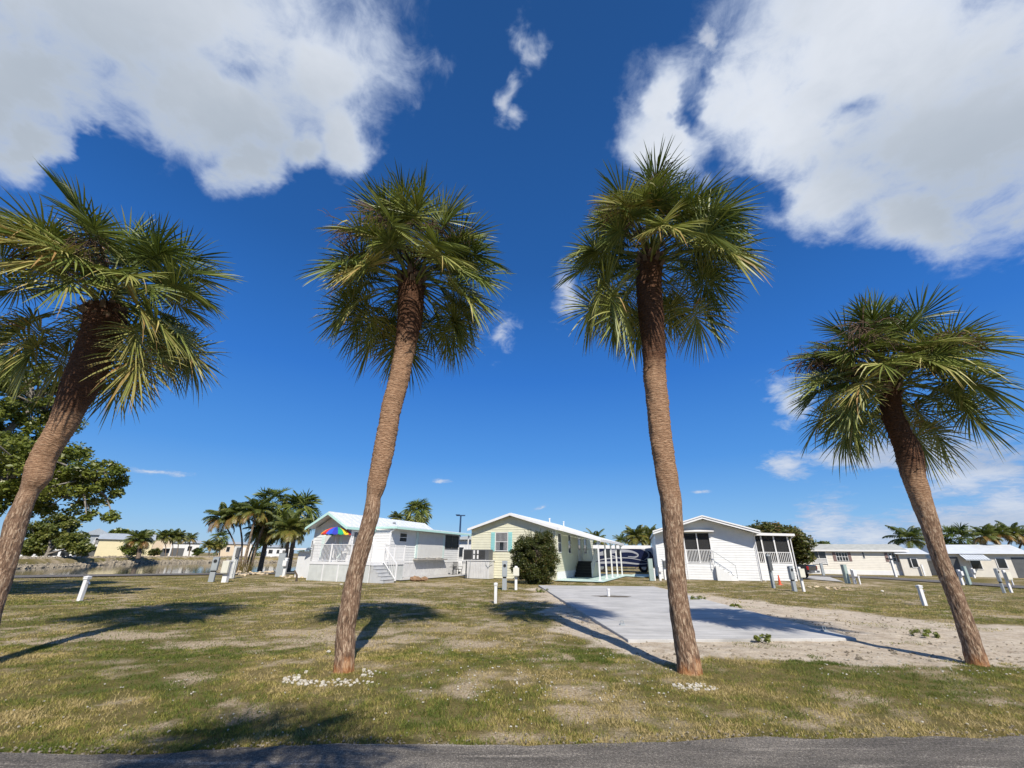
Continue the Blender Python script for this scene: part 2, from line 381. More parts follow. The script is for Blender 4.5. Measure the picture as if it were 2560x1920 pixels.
def np_mesh(name, verts, faces_flat, fsize, mat, parent=None, tint=None):
    me = bpy.data.meshes.new(name); nv = len(verts); nf = len(faces_flat)//fsize
    me.vertices.add(nv); me.vertices.foreach_set('co', np.ascontiguousarray(verts, dtype=np.float32).ravel())
    me.loops.add(nf*fsize); me.loops.foreach_set('vertex_index', np.ascontiguousarray(faces_flat, dtype=np.int32))
    me.polygons.add(nf); me.polygons.foreach_set('loop_start', np.arange(0, nf*fsize, fsize, dtype=np.int32))
    if tint is not None:
        at = me.attributes.new('tint', 'FLOAT', 'POINT'); at.data.foreach_set('value', np.ascontiguousarray(tint, dtype=np.float32))
    me.materials.append(mat); me.update(calc_edges=True)
    o = bpy.data.objects.new(name, me); C.objects.link(o)
    if parent is not None: o.parent = parent
    return o

def tag(o, label, cat, group=None):
    o['label'] = label; o['category'] = cat
    if group: o['group'] = group
    return o
def thing(name, label, cat, loc=(0, 0, 0), rz=0.0, group=None):
    o = bpy.data.objects.new(name, None); o.empty_display_size = 0.3; C.objects.link(o)
    o.location = loc; o.rotation_euler = (0, 0, rz)
    return tag(o, label, cat, group)
def struct(o, kind='structure'):
    o['kind'] = kind
    return o

# value noise for masks and relief
_rng = np.random.default_rng(7)
_perm = _rng.random((256, 256))
def vnoise(x, y):
    xi = np.floor(x).astype(int); yi = np.floor(y).astype(int); fx = x-xi; fy = y-yi
    fx = fx*fx*(3-2*fx); fy = fy*fy*(3-2*fy)
    a = _perm[xi % 256, yi % 256]; b = _perm[(xi+1) % 256, yi % 256]; c = _perm[xi % 256, (yi+1) % 256]; d = _perm[(xi+1) % 256, (yi+1) % 256]
    return (a*(1-fx)+b*fx)*(1-fy)+(c*(1-fx)+d*fx)*fy
def fbm(x, y, o=4, g=0.5):
    r = 0; a = 1; s = 0
    for i in range(o):
        r = r+a*vnoise(x*2**i+17.3*i, y*2**i+5.1*i); s += a; a *= g
    return r/s
def sdpoly(px, py, poly):
    """signed distance to a polygon, positive inside"""
    d = np.full(px.shape, 1e9); ins = np.zeros(px.shape, bool); n = len(poly)
    for i in range(n):
        ax, ay = poly[i]; bx, by = poly[(i+1) % n]
        ex, ey = bx-ax, by-ay; t = np.clip(((px-ax)*ex+(py-ay)*ey)/(ex*ex+ey*ey+1e-12), 0, 1)
        d = np.minimum(d, np.hypot(px-ax-t*ex, py-ay-t*ey))
        c = ((ay > py) != (by > py)) & (px < (bx-ax)*(py-ay)/((by-ay) if by != ay else 1e-12)+ax); ins ^= c
    return np.where(ins, d, -d)
def sstep(a, b, x):
    t = np.clip((x-a)/(b-a), 0, 1); return t*t*(3-2*t)

make_world()

# ------------------------------------------------------------------ ground, pond, lanes, road
S = 2560/2212
def GD(x, y, z=0.0):
    p = G(x*S, y*S, z); return (p.x, p.y)
SAND = [GD(*p) for p in [(1135, 1271), (1165, 1300), (1198, 1345), (1250, 1390), (1330, 1416), (1440, 1441), (1540, 1427), (1640, 1424), (1760, 1428), (1880, 1440), (2060, 1447), (2250, 1446), (2420, 1440), (2450, 1372), (2212, 1354), (2080, 1347), (1950, 1336), (1800, 1318), (1640, 1296), (1500, 1281), (1420, 1266)]]
POND = [(-52, 26), (-40, 30.5), (-34, 33.5), (-27, 38.2), (-24, 42), (-20, 47), (-17, 58), (-19, 80), (-30, 104), (-46, 116), (-66, 112), (-74, 92), (-68, 72), (-64, 58), (-72, 40), (-70, 30)]
BARE = [(850, 1302, 130, 14), (700, 1378, 230, 30), (215, 1372, 150, 15), (60, 1384, 90, 11), (1000, 1388, 85, 28), (1240, 1492, 105, 32), (1010, 1476, 40, 26), (850, 1385, 130, 20), (1250, 1535, 60, 22), (640, 1262, 120, 6), (930, 1262, 120, 6),
        (1010, 1500, 30, 18), (1080, 1590, 60, 10), (1780, 1262, 140, 6), (2020, 1420, 110, 20), (2100, 1510, 70, 18), (560, 1272, 90, 7), (1090, 1300, 60, 12), (420, 1395, 110, 16), (1080, 1350, 60, 20), (2150, 1330, 70, 8)]
def sand_mask(x, y):
    d = sdpoly(x, y, SAND)
    w = (fbm(x*0.9, y*0.9, 4)-0.5)*2.2+(fbm(x*4, y*4, 3)-0.5)*0.9
    sc_ = np.clip(y/10.0, 0.7, 2.2)
    return sstep(-0.25, 0.45, d/sc_*1.6+w*0.9)
def bare_mask(x, y):
    r = np.zeros(x.shape)
    for (u, v, ru, rv) in BARE:
        c = GD(u, v); ex = GD(u+ru, v); ey = GD(u, v-rv); ey2 = GD(u, v+rv)
        a = abs(ex[0]-c[0])+0.05; b = abs(ey[1]-ey2[1])/2+0.05
        r = np.maximum(r, 1.15-np.sqrt(((x-c[0])/a)**2+((y-c[1])/b)**2))
    w = (fbm(x*1.4+9, y*1.4, 4)-0.5)*2.6+(fbm(x*5, y*5+3, 4)-0.5)*1.9
    bits = sstep(0.60, 0.74, fbm(x*0.8+31, y*0.9+12, 5))*0.5*sstep(5.5, 8, y)
    return np.maximum(sstep(0.0, 1.0, r+w*0.9)*0.8, bits)
ROADN = Vector((-0.068, 1, 0)).normalized()
def road_edge(x): return 4.80+0.068*x+(vnoise(x*1.3, x*0+3.3)-0.5)*0.16+(vnoise(x*6, x*0+8.3)-0.5)*0.07
def relief(x, y):
    z = (fbm(x*0.22, y*0.22, 3)-0.5)*0.06*sstep(6, 12, y)
    z = z+(fbm(x*3.1, y*3.1, 3)-0.5)*0.045*sand_near(x, y)
    return z
def sand_near(x, y): return sstep(-0.6, 0.6, sdpoly(x, y, SAND))

def make_ground():
    xs = np.concatenate([[-900, -500, -300, -200, -150, -120, -100], np.arange(-90, -24, 1.0), np.arange(-24, -14, 0.30), np.arange(-14, 18, 0.11), np.arange(18, 34, 0.25), np.arange(34, 60, 1.2), [70, 90, 120, 160, 220, 320, 500, 900]])
    ys = np.concatenate([[-200, -60, -20, -6, 0, 2, 3], np.arange(3.6, 16, 0.08), np.arange(16, 34, 0.2), np.arange(34, 124, 0.8), [130, 145, 170, 220, 300, 450, 700, 1200, 2200]])
    X, Y = np.meshgrid(xs, ys); nx, ny = len(xs), len(ys)
    sand = sand_mask(X, Y); bare = bare_mask(X, Y)
    Z = relief(X, Y)
    pd = sdpoly(X, Y, POND)
    wob = (fbm(X*0.35, Y*0.35, 3)-0.5)*3.0
    Z = np.where(Y > 3.5, Z, 0)
    bank = sstep(-9.0, -2.2, pd)*0.45*sstep(44, 60, Y)*sstep(-22, -30, X)     # the far bank stands a little higher
    Z = Z+bank+np.where(Y > 60, 0.40*sstep(-22, -32, X)*sstep(60, 70, Y)*(pd < -4), 0)*0.0
    Z = Z-(1.9+bank)*sstep(-0.9, 1.8, pd+wob*0.35)
    V = np.stack([X, Y, Z], -1).reshape(-1, 3)
    i = np.arange(ny-1)[:, None]*nx+np.arange(nx-1)[None, :]
    F = np.stack([i, i+1, i+nx+1, i+nx], -1).reshape(-1)
    s = NT('ground_soil'); sa = s.attr('sand').outputs['Fac']; ba = s.attr('bare').outputs['Fac']; p = s.pos()
    n1 = s.noise(p, 0.35, 5, 0.6); n2 = s.noise(p, 3.0, 6, 0.65); n3 = s.noise(p, 28, 5, 0.7); n4 = s.noise(p, 110, 3, 0.7)
    gr = s.ramp(s.math('ADD', s.math('MULTIPLY', n1, 0.45), s.math('MULTIPLY_ADD', n2, 0.35, s.math('MULTIPLY', n3, 0.25))),
                [(0.36, (0.105, 0.112, 0.028)), (0.47, (0.18, 0.165, 0.048)), (0.56, (0.27, 0.215, 0.085)), (0.68, (0.38, 0.295, 0.15))])
    gr = s.mix(s.mapr(n4, 0.35, 0.7, 0.6, 0.0), gr, (0.05, 0.042, 0.014)); gr = s.mix(s.mapr(n3, 0.35, 0.6, 0.35, 0.0), gr, (0.08, 0.06, 0.022))
    sd = s.ramp(s.math('MULTIPLY_ADD', n3, 0.5, s.math('MULTIPLY', n2, 0.5)), [(0.34, (0.27, 0.21, 0.15)), (0.45, (0.46, 0.38, 0.285)), (0.56, (0.59, 0.51, 0.40)), (0.70, (0.72, 0.66, 0.55))])
    sd = s.mix(s.mapr(s.noise(p, 0.8, 6, 0.75), 0.50, 0.70, 0, 0.6), sd, (0.30, 0.25, 0.195))
    st = s.voro(p, 55); sd = s.mix(s.math('MULTIPLY', s.mapr(st.outputs['Distance'], 0.10, 0.22, 1, 0), s.mapr(n2, 0.45, 0.6)), sd, (0.66, 0.62, 0.55))
    bd = s.ramp(n3, [(0.3, (0.25, 0.175, 0.11)), (0.48, (0.46, 0.36, 0.25)), (0.7, (0.64, 0.55, 0.42))])
    bm = s.math('ADD', ba, s.math('MULTIPLY', s.math('SUBTRACT', n3, 0.5), s.math('MULTIPLY', ba, 1.6)), clamp=True)
    c = s.mix(bm, gr, bd)
    sm = s.math('ADD', sa, s.math('MULTIPLY', s.math('SUBTRACT', n3, 0.5), s.math('MULTIPLY', s.math('MULTIPLY', sa, s.math('SUBTRACT', 1.0, sa)), 3.5)), clamp=True)
    c = s.mix(sm, c, sd)
    s.bump(s.math('MULTIPLY_ADD', n4, 0.5, s.math('ADD', n3, s.math('MULTIPLY', n2, 1.5))), 0.8, 0.035)
    m = s.fin(c, 0.95, 0, 0.1)
    o = np_mesh('ground', V, F, 4, m)
    for nm, a in (('sand', sand), ('bare', bare)):
        at = o.data.attributes.new(nm, 'FLOAT', 'POINT'); at.data.foreach_set('value', a.ravel().astype(np.float32))
    o.data.polygons.foreach_set('use_smooth', [True]*len(o.data.polygons))
    struct(o)
make_ground()

def make_water():
    s = NT('pond_water'); p = s.pos()
    n = s.noise(s.mapping(p, (0.9, 2.6, 1), rot=(0, 0, 0.6)), 1.2, 4, 0.6)
    s.bump(n, 0.10, 0.03)
    m = s.fin((0.012, 0.020, 0.022), 0.05, 0, 0.5)
    mb = MB(); mb.add([(-110, 15, -0.62), (-10, 15, -0.62), (-10, 130, -0.62), (-110, 130, -0.62)], [(0, 1, 2, 3)])
    mb = MB(); mb.add([(x, y, -0.62) for x, y in [(-80, 22), (-40, 25), (-22, 34), (-14, 46), (-13, 84), (-26, 110), (-46, 122), (-72, 118), (-82, 92)]], [tuple(range(9))])
    struct(mb.build('water', m))
make_water()

def asphalt(name, lo, hi, sc=1.0):
    s = NT(name); p = s.pos()
    n1 = s.noise(s.mapping(p, (0.5, 2.2, 1), rot=(0, 0, 0.07)), 1.3, 6, 0.62); n2 = s.noise(p, 40, 4, 0.75); n3 = s.noise(p, 170, 2, 0.7)
    k = s.math('MULTIPLY_ADD', n2, 0.62, s.math('MULTIPLY_ADD', n1, 0.42, s.math('MULTIPLY', n3, 0.5))); k = s.math('SUBTRACT', k, 0.26)
    c = s.ramp(k, [(0.40, lo), (0.52, tuple((a*1.3+b)/2.3 for a, b in zip(lo, hi))), (0.62, hi), (0.72, tuple(x*1.35 for x in hi))])
    wp = s.N.new('ShaderNodeVectorMath'); wp.operation = 'ADD'; s.L.new(p, wp.inputs[0])
    sc_ = s.N.new('ShaderNodeVectorMath'); sc_.operation = 'SCALE'; s.L.new(s.noise(p, 2.2, 4, 0.6, col=True), sc_.inputs[0]); sc_.inputs['Scale'].default_value = 0.5
    s.L.new(sc_.outputs[0], wp.inputs[1])
    v = s.voro(wp.outputs[0], 1.15, 'DISTANCE_TO_EDGE').outputs['Distance']
    crack = s.math('MULTIPLY', s.mapr(v, 0.008, 0.035, 1, 0), s.mapr(s.noise(p, 1.1, 3), 0.42, 0.58))
    wl = s.noise(s.mapping(p, (0.35, 5.0, 1), rot=(0, 0, 0.07)), 1.6, 6, 0.7, 0.4); c = s.mix(s.math('MULTIPLY', s.mapr(wl, 0.54, 0.66), s.mapr(n2, 0.4, 0.6, 0.25, 0.95)), c, tuple(min(1, x*1.55) for x in hi))
    stn = s.voro(p, 75); c = s.mix(s.mapr(stn.outputs['Distance'], 0.25, 0.42, 0.0, 0.55), c, tuple(x*0.5 for x in lo))
    s.bump(s.math('ADD', n2, s.math('MULTIPLY', n3, 0.8)), 1.0, 0.02)
    return s.fin(c, 0.9, 0, 0.25)
def make_road():
    mb = MB(); xs = np.arange(-30, 30.01, 0.06); e = road_edge(xs); n = len(xs)
    vs = [(x, y, 0.0) for x, y in zip(xs, e)]+[(x, y-0.05, 0.022+0.0*x) for x, y in zip(xs, e)]+[(x, y-7.0, 0.05) for x, y in zip(xs, e)]
    mb.add(vs, [(r*n+i+n, r*n+i+n+1, r*n+i+1, r*n+i) for r in (0, 1) for i in range(n-1)])
    struct(mb.build('road', asphalt('worn_asphalt', (0.115, 0.104, 0.090), (0.56, 0.50, 0.42))))
make_road()
def strip(name, pts, mat, z=0.006):
    mb = MB(); mb.add([(x, y, z) for x, y in pts], [tuple(range(len(pts)))]); return struct(mb.build(name, mat))
LANE = asphalt('pale_lane', (0.15, 0.138, 0.125), (0.27, 0.25, 0.23))
strip('lane', [(-60, 2), (-30.3, 27.9), (-27.0, 31.0), (-22.4, 34.6), (-16.5, 38.5), (-16.6, 41.0), (-23.5, 37.2), (-28.6, 33.9), (-33.0, 30.6), (-64, 4)], LANE, 0.05)
CONC = None
def concrete(name, lo, hi):
    s = NT(name); p = s.pos()
    n1 = s.noise(p, 0.9, 6, 0.65); n2 = s.noise(s.mapping(p, (0.8, 7, 1), rot=(0, 0, 0.12)), 0.8, 5, 0.6); n3 = s.noise(p, 60, 3, 0.7)
    c = s.ramp(s.math('MULTIPLY_ADD', n2, 0.5, s.math('MULTIPLY_ADD', n1, 0.4, s.math('MULTIPLY', n3, 0.15))), [(0.36, lo), (0.5, tuple((a+b)/2 for a, b in zip(lo, hi))), (0.64, hi)])
    sp = s.noise(p, 2.4, 5, 0.75); c = s.mix(s.mapr(sp, 0.60, 0.72, 0, 0.35), c, tuple(x*0.5 for x in lo))
    dst = s.noise(s.mapping(p, (0.6, 1.6, 1), rot=(0, 0, 0.07)), 1.1, 7, 0.75); c = s.mix(s.mapr(dst, 0.54, 0.74, 0, 0.6), c, (0.47, 0.41, 0.32))
    s.bump(n3, 0.3, 0.006)
    return s.fin(c, 0.85, 0, 0.2)
CONC = concrete('pale_concrete', (0.28, 0.275, 0.265), (0.54, 0.53, 0.51))
strip('driveway', [G(*p).to_2d() for p in [(2600, 1476), (2600, 1469), (2350, 1452), (2160, 1441), (2028, 1439), (2028, 1441.5), (2180, 1447), (2400, 1461)]], LANE, 0.05)
strip('driveway', [G(*p).to_2d() for p in [(2005, 1448), (2110, 1456.5), (2075, 1444), (2010, 1441)]], CONC, 0.055)

def make_slab():
    c = [G(1570, 1599, 0.06), G(2141, 1595, 0.06), G(1635, 1466, 0.06), G(1346, 1463, 0.06)]
    n = [(c[i]) for i in range(4)]
    mb = MB(); mb.extrude([(p.x, p.y, -0.06) for p in n], (0, 0, 0.12))
    o = mb.build('concrete_pad', CONC, bevel=0.012)
    tag(o, 'bare pale concrete pad lying empty in the sand', 'concrete pad')
    # pipe stub, rubbish hole and anchor studs let into the slab
    h = G(1531, 1491, 0.06)
    mb = MB()
    for k in range(14):
        a = k*2*math.pi/14
        mb.v.append((h.x+math.cos(a)*0.95*(0.8+0.25*math.sin(5*a)), h.y+math.sin(a)*0.42, 0.0645))
    mb.f.append(tuple(range(14))); mb.mi.append(0)
    soil = paint('damp_soil', (0.13, 0.11, 0.08), 0.95, 0.3, 0, 9)
    mb.build('soil_pocket', soil, o)
    t = thing('pipe_stub', 'short white pipe stub rising from the weedy hole in the concrete pad', 'pipe', (h.x-0.15, h.y, 0.06))
    m1 = MB(); m1.tube([(0, 0, 0), (0, 0, 0.26)], 0.06, 12); m1.build('pipe', WHITE_TRIM, t)
    m2 = MB(); m2.tube([(0, 0, 0.22), (0, 0, 0.29)], 0.075, 12); m2.build('coupling', WHITE_TRIM, t)
    for (u, v, lab) in [(1556, 1563, 'small grey tie-down anchor on the left part of the concrete pad'), (2062, 1578, 'small grey tie-down anchor at the right corner of the concrete pad')]:
        p = G(u, v, 0.06); t = thing('ground_anchor', lab, 'anchor', (p.x, p.y, 0.06), group='tie-down anchors on the pad')
        m1 = MB(); m1.box(-0.06, 0.06, -0.05, 0.05, 0, 0.03); m1.build('base_plate', GREY_METAL, t, bevel=0.004)
        m2 = MB(); m2.tube([(-0.03, 0, 0.03), (-0.03, 0, 0.10), (0.03, 0, 0.10), (0.03, 0, 0.03)], 0.012, 6); m2.build('loop', GREY_METAL, t)
    return o
make_slab()

def make_grass():
    rng = np.random.default_rng(11)
    def field(n, x0, x1, y0, y1, hmin, hmax, wid, keep):
        # more blades near the viewer
        yy = y0+(y1-y0)*rng.random(n)**1.5; xx = x0+(x1-x0)*rng.random(n)
        k = np.abs(xx) < yy*1.22+1.5; xx, yy = xx[k], yy[k]
        sm = sand_mask(xx, yy); bm = bare_mask(xx, yy)
        dens = (1-sm)**2*(1-0.88*bm)*keep
        tuft = fbm(xx*5, yy*5, 2)
        dens = dens*np.clip((tuft-0.28)*3.2, 0.12, 1)
        # stray tufts on the sand
        dens = np.maximum(dens, (fbm(xx*1.1+40, yy*1.1, 3) > 0.66)*0.35*(sm > 0.5))
        k = rng.random(len(xx)) < dens
        edge = road_edge(xx); k &= yy > edge-0.10+0.34*(fbm(xx*3.1+5, yy*3.1, 3)-0.42)+rng.random(len(xx))**3*0.12
        slab = sdpoly(xx, yy, [G(1570, 1599).to_2d(), G(2141, 1595).to_2d(), G(1635, 1466).to_2d(), G(1346, 1463).to_2d()]); k &= slab < -0.03
        xx, yy = xx[k], yy[k]; n = len(xx)
        h = hmin+(hmax-hmin)*rng.random(n)**1.6
        lush = fbm(xx*0.5+3, yy*0.5+7, 3); h *= 0.7+0.7*lush
        a = rng.random(n)*6.283; lean = h*(0.4+1.0*rng.random(n)); b = a+1.57+rng.normal(0, 0.5, n); w = wid*(0.6+0.8*rng.random(n))
        z0 = relief(xx, yy)-0.004
        p0 = np.stack([xx-np.cos(b)*w/2, yy-np.sin(b)*w/2, z0], -1); p1 = np.stack([xx+np.cos(b)*w/2, yy+np.sin(b)*w/2, z0], -1)
        p2 = np.stack([xx+np.cos(a)*lean, yy+np.sin(a)*lean, z0+h], -1)
        V = np.stack([p0, p1, p2], 1).reshape(-1, 3)
        dry = fbm(xx*0.75+50, yy*0.75, 4)
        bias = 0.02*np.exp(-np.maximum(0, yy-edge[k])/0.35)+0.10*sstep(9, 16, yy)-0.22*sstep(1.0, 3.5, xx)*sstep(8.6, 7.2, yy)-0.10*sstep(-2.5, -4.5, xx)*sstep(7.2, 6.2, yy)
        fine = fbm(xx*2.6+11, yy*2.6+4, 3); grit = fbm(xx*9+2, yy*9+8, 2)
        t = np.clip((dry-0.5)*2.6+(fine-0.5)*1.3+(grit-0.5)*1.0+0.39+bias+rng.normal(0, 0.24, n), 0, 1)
        return V, np.repeat(t, 3)
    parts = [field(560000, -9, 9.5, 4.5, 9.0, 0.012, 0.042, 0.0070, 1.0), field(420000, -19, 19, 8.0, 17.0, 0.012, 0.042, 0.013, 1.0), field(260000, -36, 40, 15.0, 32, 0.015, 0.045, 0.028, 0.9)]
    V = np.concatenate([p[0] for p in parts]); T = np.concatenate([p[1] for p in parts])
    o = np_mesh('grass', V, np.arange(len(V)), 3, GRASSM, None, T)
    struct(o, 'stuff')
make_grass()

def rock_mesh(mb, c, r, rng, flat=0.65, n=7, seed=0):
    b = len(mb.v); ph = [rng.uniform(0, 6.28) for _ in range(6)]
    rows = 5
    for i in range(rows):
        th = math.pi*(i+0.5)/rows
        for k in range(n):
            an = 2*math.pi*k/n+i*0.4
            q = r*(1+0.22*math.sin(2*an+ph[0])+0.18*math.sin(3*an+ph[1]+i)+rng.uniform(-0.1, 0.1))
            mb.v.append((c[0]+q*math.sin(th)*math.cos(an), c[1]+q*math.sin(th)*math.sin(an), c[2]+q*flat*math.cos(th)))
    for i in range(rows-1):
        for k in range(n):
            k2 = (k+1) % n; mb.f.append((b+i*n+k, b+(i+1)*n+k, b+(i+1)*n+k2, b+i*n+k2)); mb.mi.append(0)
    mb.f.append(tuple(b+k for k in range(n))); mb.mi.append(0)
    mb.f.append(tuple(b+(rows-1)*n+k for k in reversed(range(n)))); mb.mi.append(0)
def rock_mat(name, a, b_):
    s = NT(name); o = s.pos(); n = s.noise(o, 3, 6, 0.7); n2 = s.noise(o, 22, 4, 0.7)
    c = s.ramp(s.math('MULTIPLY_ADD', n2, 0.4, s.math('MULTIPLY', n, 0.6)), [(0.35, a), (0.62, b_)])
    s.bump(n2, 0.8, 0.04); return s.fin(c, 0.9, 0, 0.2)
SHELL = rock_mat('white_shell', (0.34, 0.31, 0.25), (0.66, 0.63, 0.56))
LIME = rock_mat('cream_limestone', (0.36, 0.27, 0.17), (0.66, 0.56, 0.40))
BROWNR = rock_mat('brown_limestone', (0.17, 0.10, 0.06), (0.34, 0.22, 0.13))
GREYR = rock_mat('grey_limestone', (0.12, 0.10, 0.075), (0.38, 0.33, 0.25))

def shells():
    rng = random.Random(4); mb = MB()
    c = G(845, 1690)
    for i in range(230):
        a = rng.uniform(0, 6.283); q = rng.random()**0.6
        x = c.x+math.cos(a)*q*0.72; y = c.y-0.10+math.sin(a)*q*0.46
        if math.hypot(x-c.x-0.05, y-c.y-0.1) < 0.24: continue
        if vnoise(np.array([x*2.6]), np.array([y*2.6]))[0] < 0.42: continue
        r = rng.uniform(0.010, 0.028); rock_mesh(mb, (x, y, r*0.3), r, rng, 0.6, 6)
    c = G(1735, 1718)
    for i in range(60):
        a = rng.uniform(0, 6.283); q = rng.random()**0.6
        r = rng.uniform(0.010, 0.026); rock_mesh(mb, (c.x+math.cos(a)*q*0.32, c.y+math.sin(a)*q*0.16, r*0.3), r, rng, 0.6, 6)
    for i in range(330):
        u = rng.uniform(1040, 1700); v = rng.uniform(1600, 1760)
        if rng.random() < 0.35: u, v = rng.uniform(2050, 2560), rng.uniform(1640, 1690)
        p = G(u, v); r = rng.uniform(0.006, 0.015); rock_mesh(mb, (p.x, p.y, r*0.4+0.01), r, rng, 0.6, 5)
    for i in range(260):
        u = rng.uniform(0, 2560); v = rng.uniform(1560, 1840); p = G(u, v); r = rng.uniform(0.005, 0.012); rock_mesh(mb, (p.x, p.y, r*0.4+0.012), r, rng, 0.6, 5)
    struct(mb.build('shell_gravel', SHELL), 'stuff')
    # rubble dumped on the sand
    mb = MB()
    for i in range(2600):
        u = rng.uniform(1300, 2560); v = rng.uniform(1470, 1660); p = G(u, v)
        if sand_mask(np.array([p.x]), np.array([p.y]))[0] < 0.5: continue
        if sdpoly(np.array([p.x]), np.array([p.y]), [G(1570, 1599).to_2d(), G(2141, 1595).to_2d(), G(1635, 1466).to_2d(), G(1346, 1463).to_2d()])[0] > -0.05: continue
        r = rng.uniform(0.006, 0.024)*(2.4 if rng.random() < 0.05 else 1); rock_mesh(mb, (p.x, p.y, r*0.2), r, rng, 0.6, 6)
    for i in range(900):
        x = rng.uniform(-6, 7); y = float(road_edge(np.array([x]))[0])+rng.gauss(0.0, 0.10); r = rng.uniform(0.004, 0.013); rock_mesh(mb, (x, y, r*0.4+0.012), r, rng, 0.6, 5)
    struct(mb.build('rubble', GREYR), 'stuff')
shells()

# ------------------------------------------------------------------ palms
def smooth_path(pts, rs, step):
    """Catmull-Rom through the points, resampled at about step metres"""
    P = [Vector(p) for p in pts]; out = []; ro = []
    for i in range(len(P)-1):
        p0, p1, p2, p3 = P[max(i-1, 0)], P[i], P[i+1], P[min(i+2, len(P)-1)]
        n = max(1, int((p2-p1).length/step))
        for k in range(n):
            t = k/n
            out.append(0.5*((2*p1)+(p2-p0)*t+(2*p0-5*p1+4*p2-p3)*t*t+(3*p1-p0-3*p2+p3)*t**3)); ro.append(rs[i]*(1-t)+rs[i+1]*t)
    out.append(P[-1]); ro.append(rs[-1])
    return out, ro
UP = Vector((0, 0, 1))
def fan_frond(mb, o, az, el, pet, R, rng, nl=36, tint=0.4, bend=0.6, twist=0.0, segs=4, wid=0.034, pw=0.018, foldk=0.30, fray=1.0, spanA=138):
    """one costapalmate leaf: arching stalk, then a pleated fan of strap leaflets with drooping tips"""
    d = Vector((math.cos(az)*math.cos(el), math.sin(az)*math.cos(el), math.sin(el))); p = Vector(o)
    ns = 6; pts = [p.copy()]; dirs = [d.copy()]
    hz = Vector((math.cos(az), math.sin(az), 0)); side0 = hz.cross(UP).normalized()
    e = el
    for i in range(ns):
        e -= bend*(0.5+i/ns)/ns
        d = hz*math.cos(e)+UP*math.sin(e); p = p+d*(pet/ns); pts.append(p.copy())
    mb.tube(pts, [pw*(1.2-0.6*i/ns) for i in range(ns+1)], 4, 0, False, t=min(1, tint*0.8+0.12))
    e1 = d.normalized(); e2 = side0.copy(); e2 = (Matrix.Rotation(twist, 3, e1)@e2).normalized(); e3 = e2.cross(e1).normalized()
    if e3.z < 0 and abs(twist) < 1.2: e3 = -e3; e2 = -e2
    # the costa carries the fan forward and curves down
    cl = 0.34*R; cst = []; ec = e; q = p.copy()
    for i in range(7):
        cst.append((q.copy(), (hz*math.cos(ec)+UP*math.sin(ec)).normalized())); ec -= 0.16*bend/0.6; q = q+cst[-1][1]*(cl/6)
    b = mb.v; T = mb.t
    for i in range(nl):
        f = (i+0.5)/nl*2-1+rng.gauss(0, 0.012); s_ = 1 if f >= 0 else -1; a = min(1.0, abs(f))
        k = (1-a)**1.15*6; k0 = min(5, max(0, int(k))); fr = k-k0
        o_ = cst[k0][0].lerp(cst[k0+1][0], fr); fw = cst[k0][1].lerp(cst[k0+1][1], fr).normalized()
        psi = a*rad(spanA)
        dd = (fw*math.cos(psi)+e2*(s_*math.sin(psi))+e3*(foldk*math.sin(psi)*(0.7+0.3*rng.random()))).normalized()
        L = R*(0.98-0.33*a**1.8)*rng.uniform(0.88, 1.06)
        wv = e3.cross(dd).normalized(); tilt = (0.65 if i % 2 else -0.65)+rng.gauss(0, 0.2)
        wv = (Matrix.Rotation(tilt, 3, dd)@wv).normalized()
        droop = rng.uniform(0.03, 0.15)*fray*(0.6+0.6*a); kink = rng.random() < 0.07*fray
        tt = min(1, max(0, tint+rng.gauss(0, 0.07)+(0.25 if kink and tint > 0.45 else 0)))
        base = len(b)
        for j in range(segs+1):
            s = j/segs
            c = o_+dd*(L*s*(1-0.12*s*s))-UP*(L*droop*s**2.6)
            if kink and s > 0.5: c -= UP*(L*0.42*(s-0.5))+dd*(L*0.20*(s-0.5))
            w = wid*R*((0.45+1.6*s) if s < 0.32 else 0.96*(1-((s-0.32)/0.68)**1.5))+0.0015
            w2 = wv*(w/2)
            b.append(tuple(c-w2)); b.append(tuple(c+w2)); T.append(min(1, tt+(0.12*s*s if s > 0.7 else 0))); T.append(T[-1])
        for j in range(segs):
            mb.f.append((base+2*j, base+2*j+1, base+2*j+3, base+2*j+2)); mb.mi.append(0)

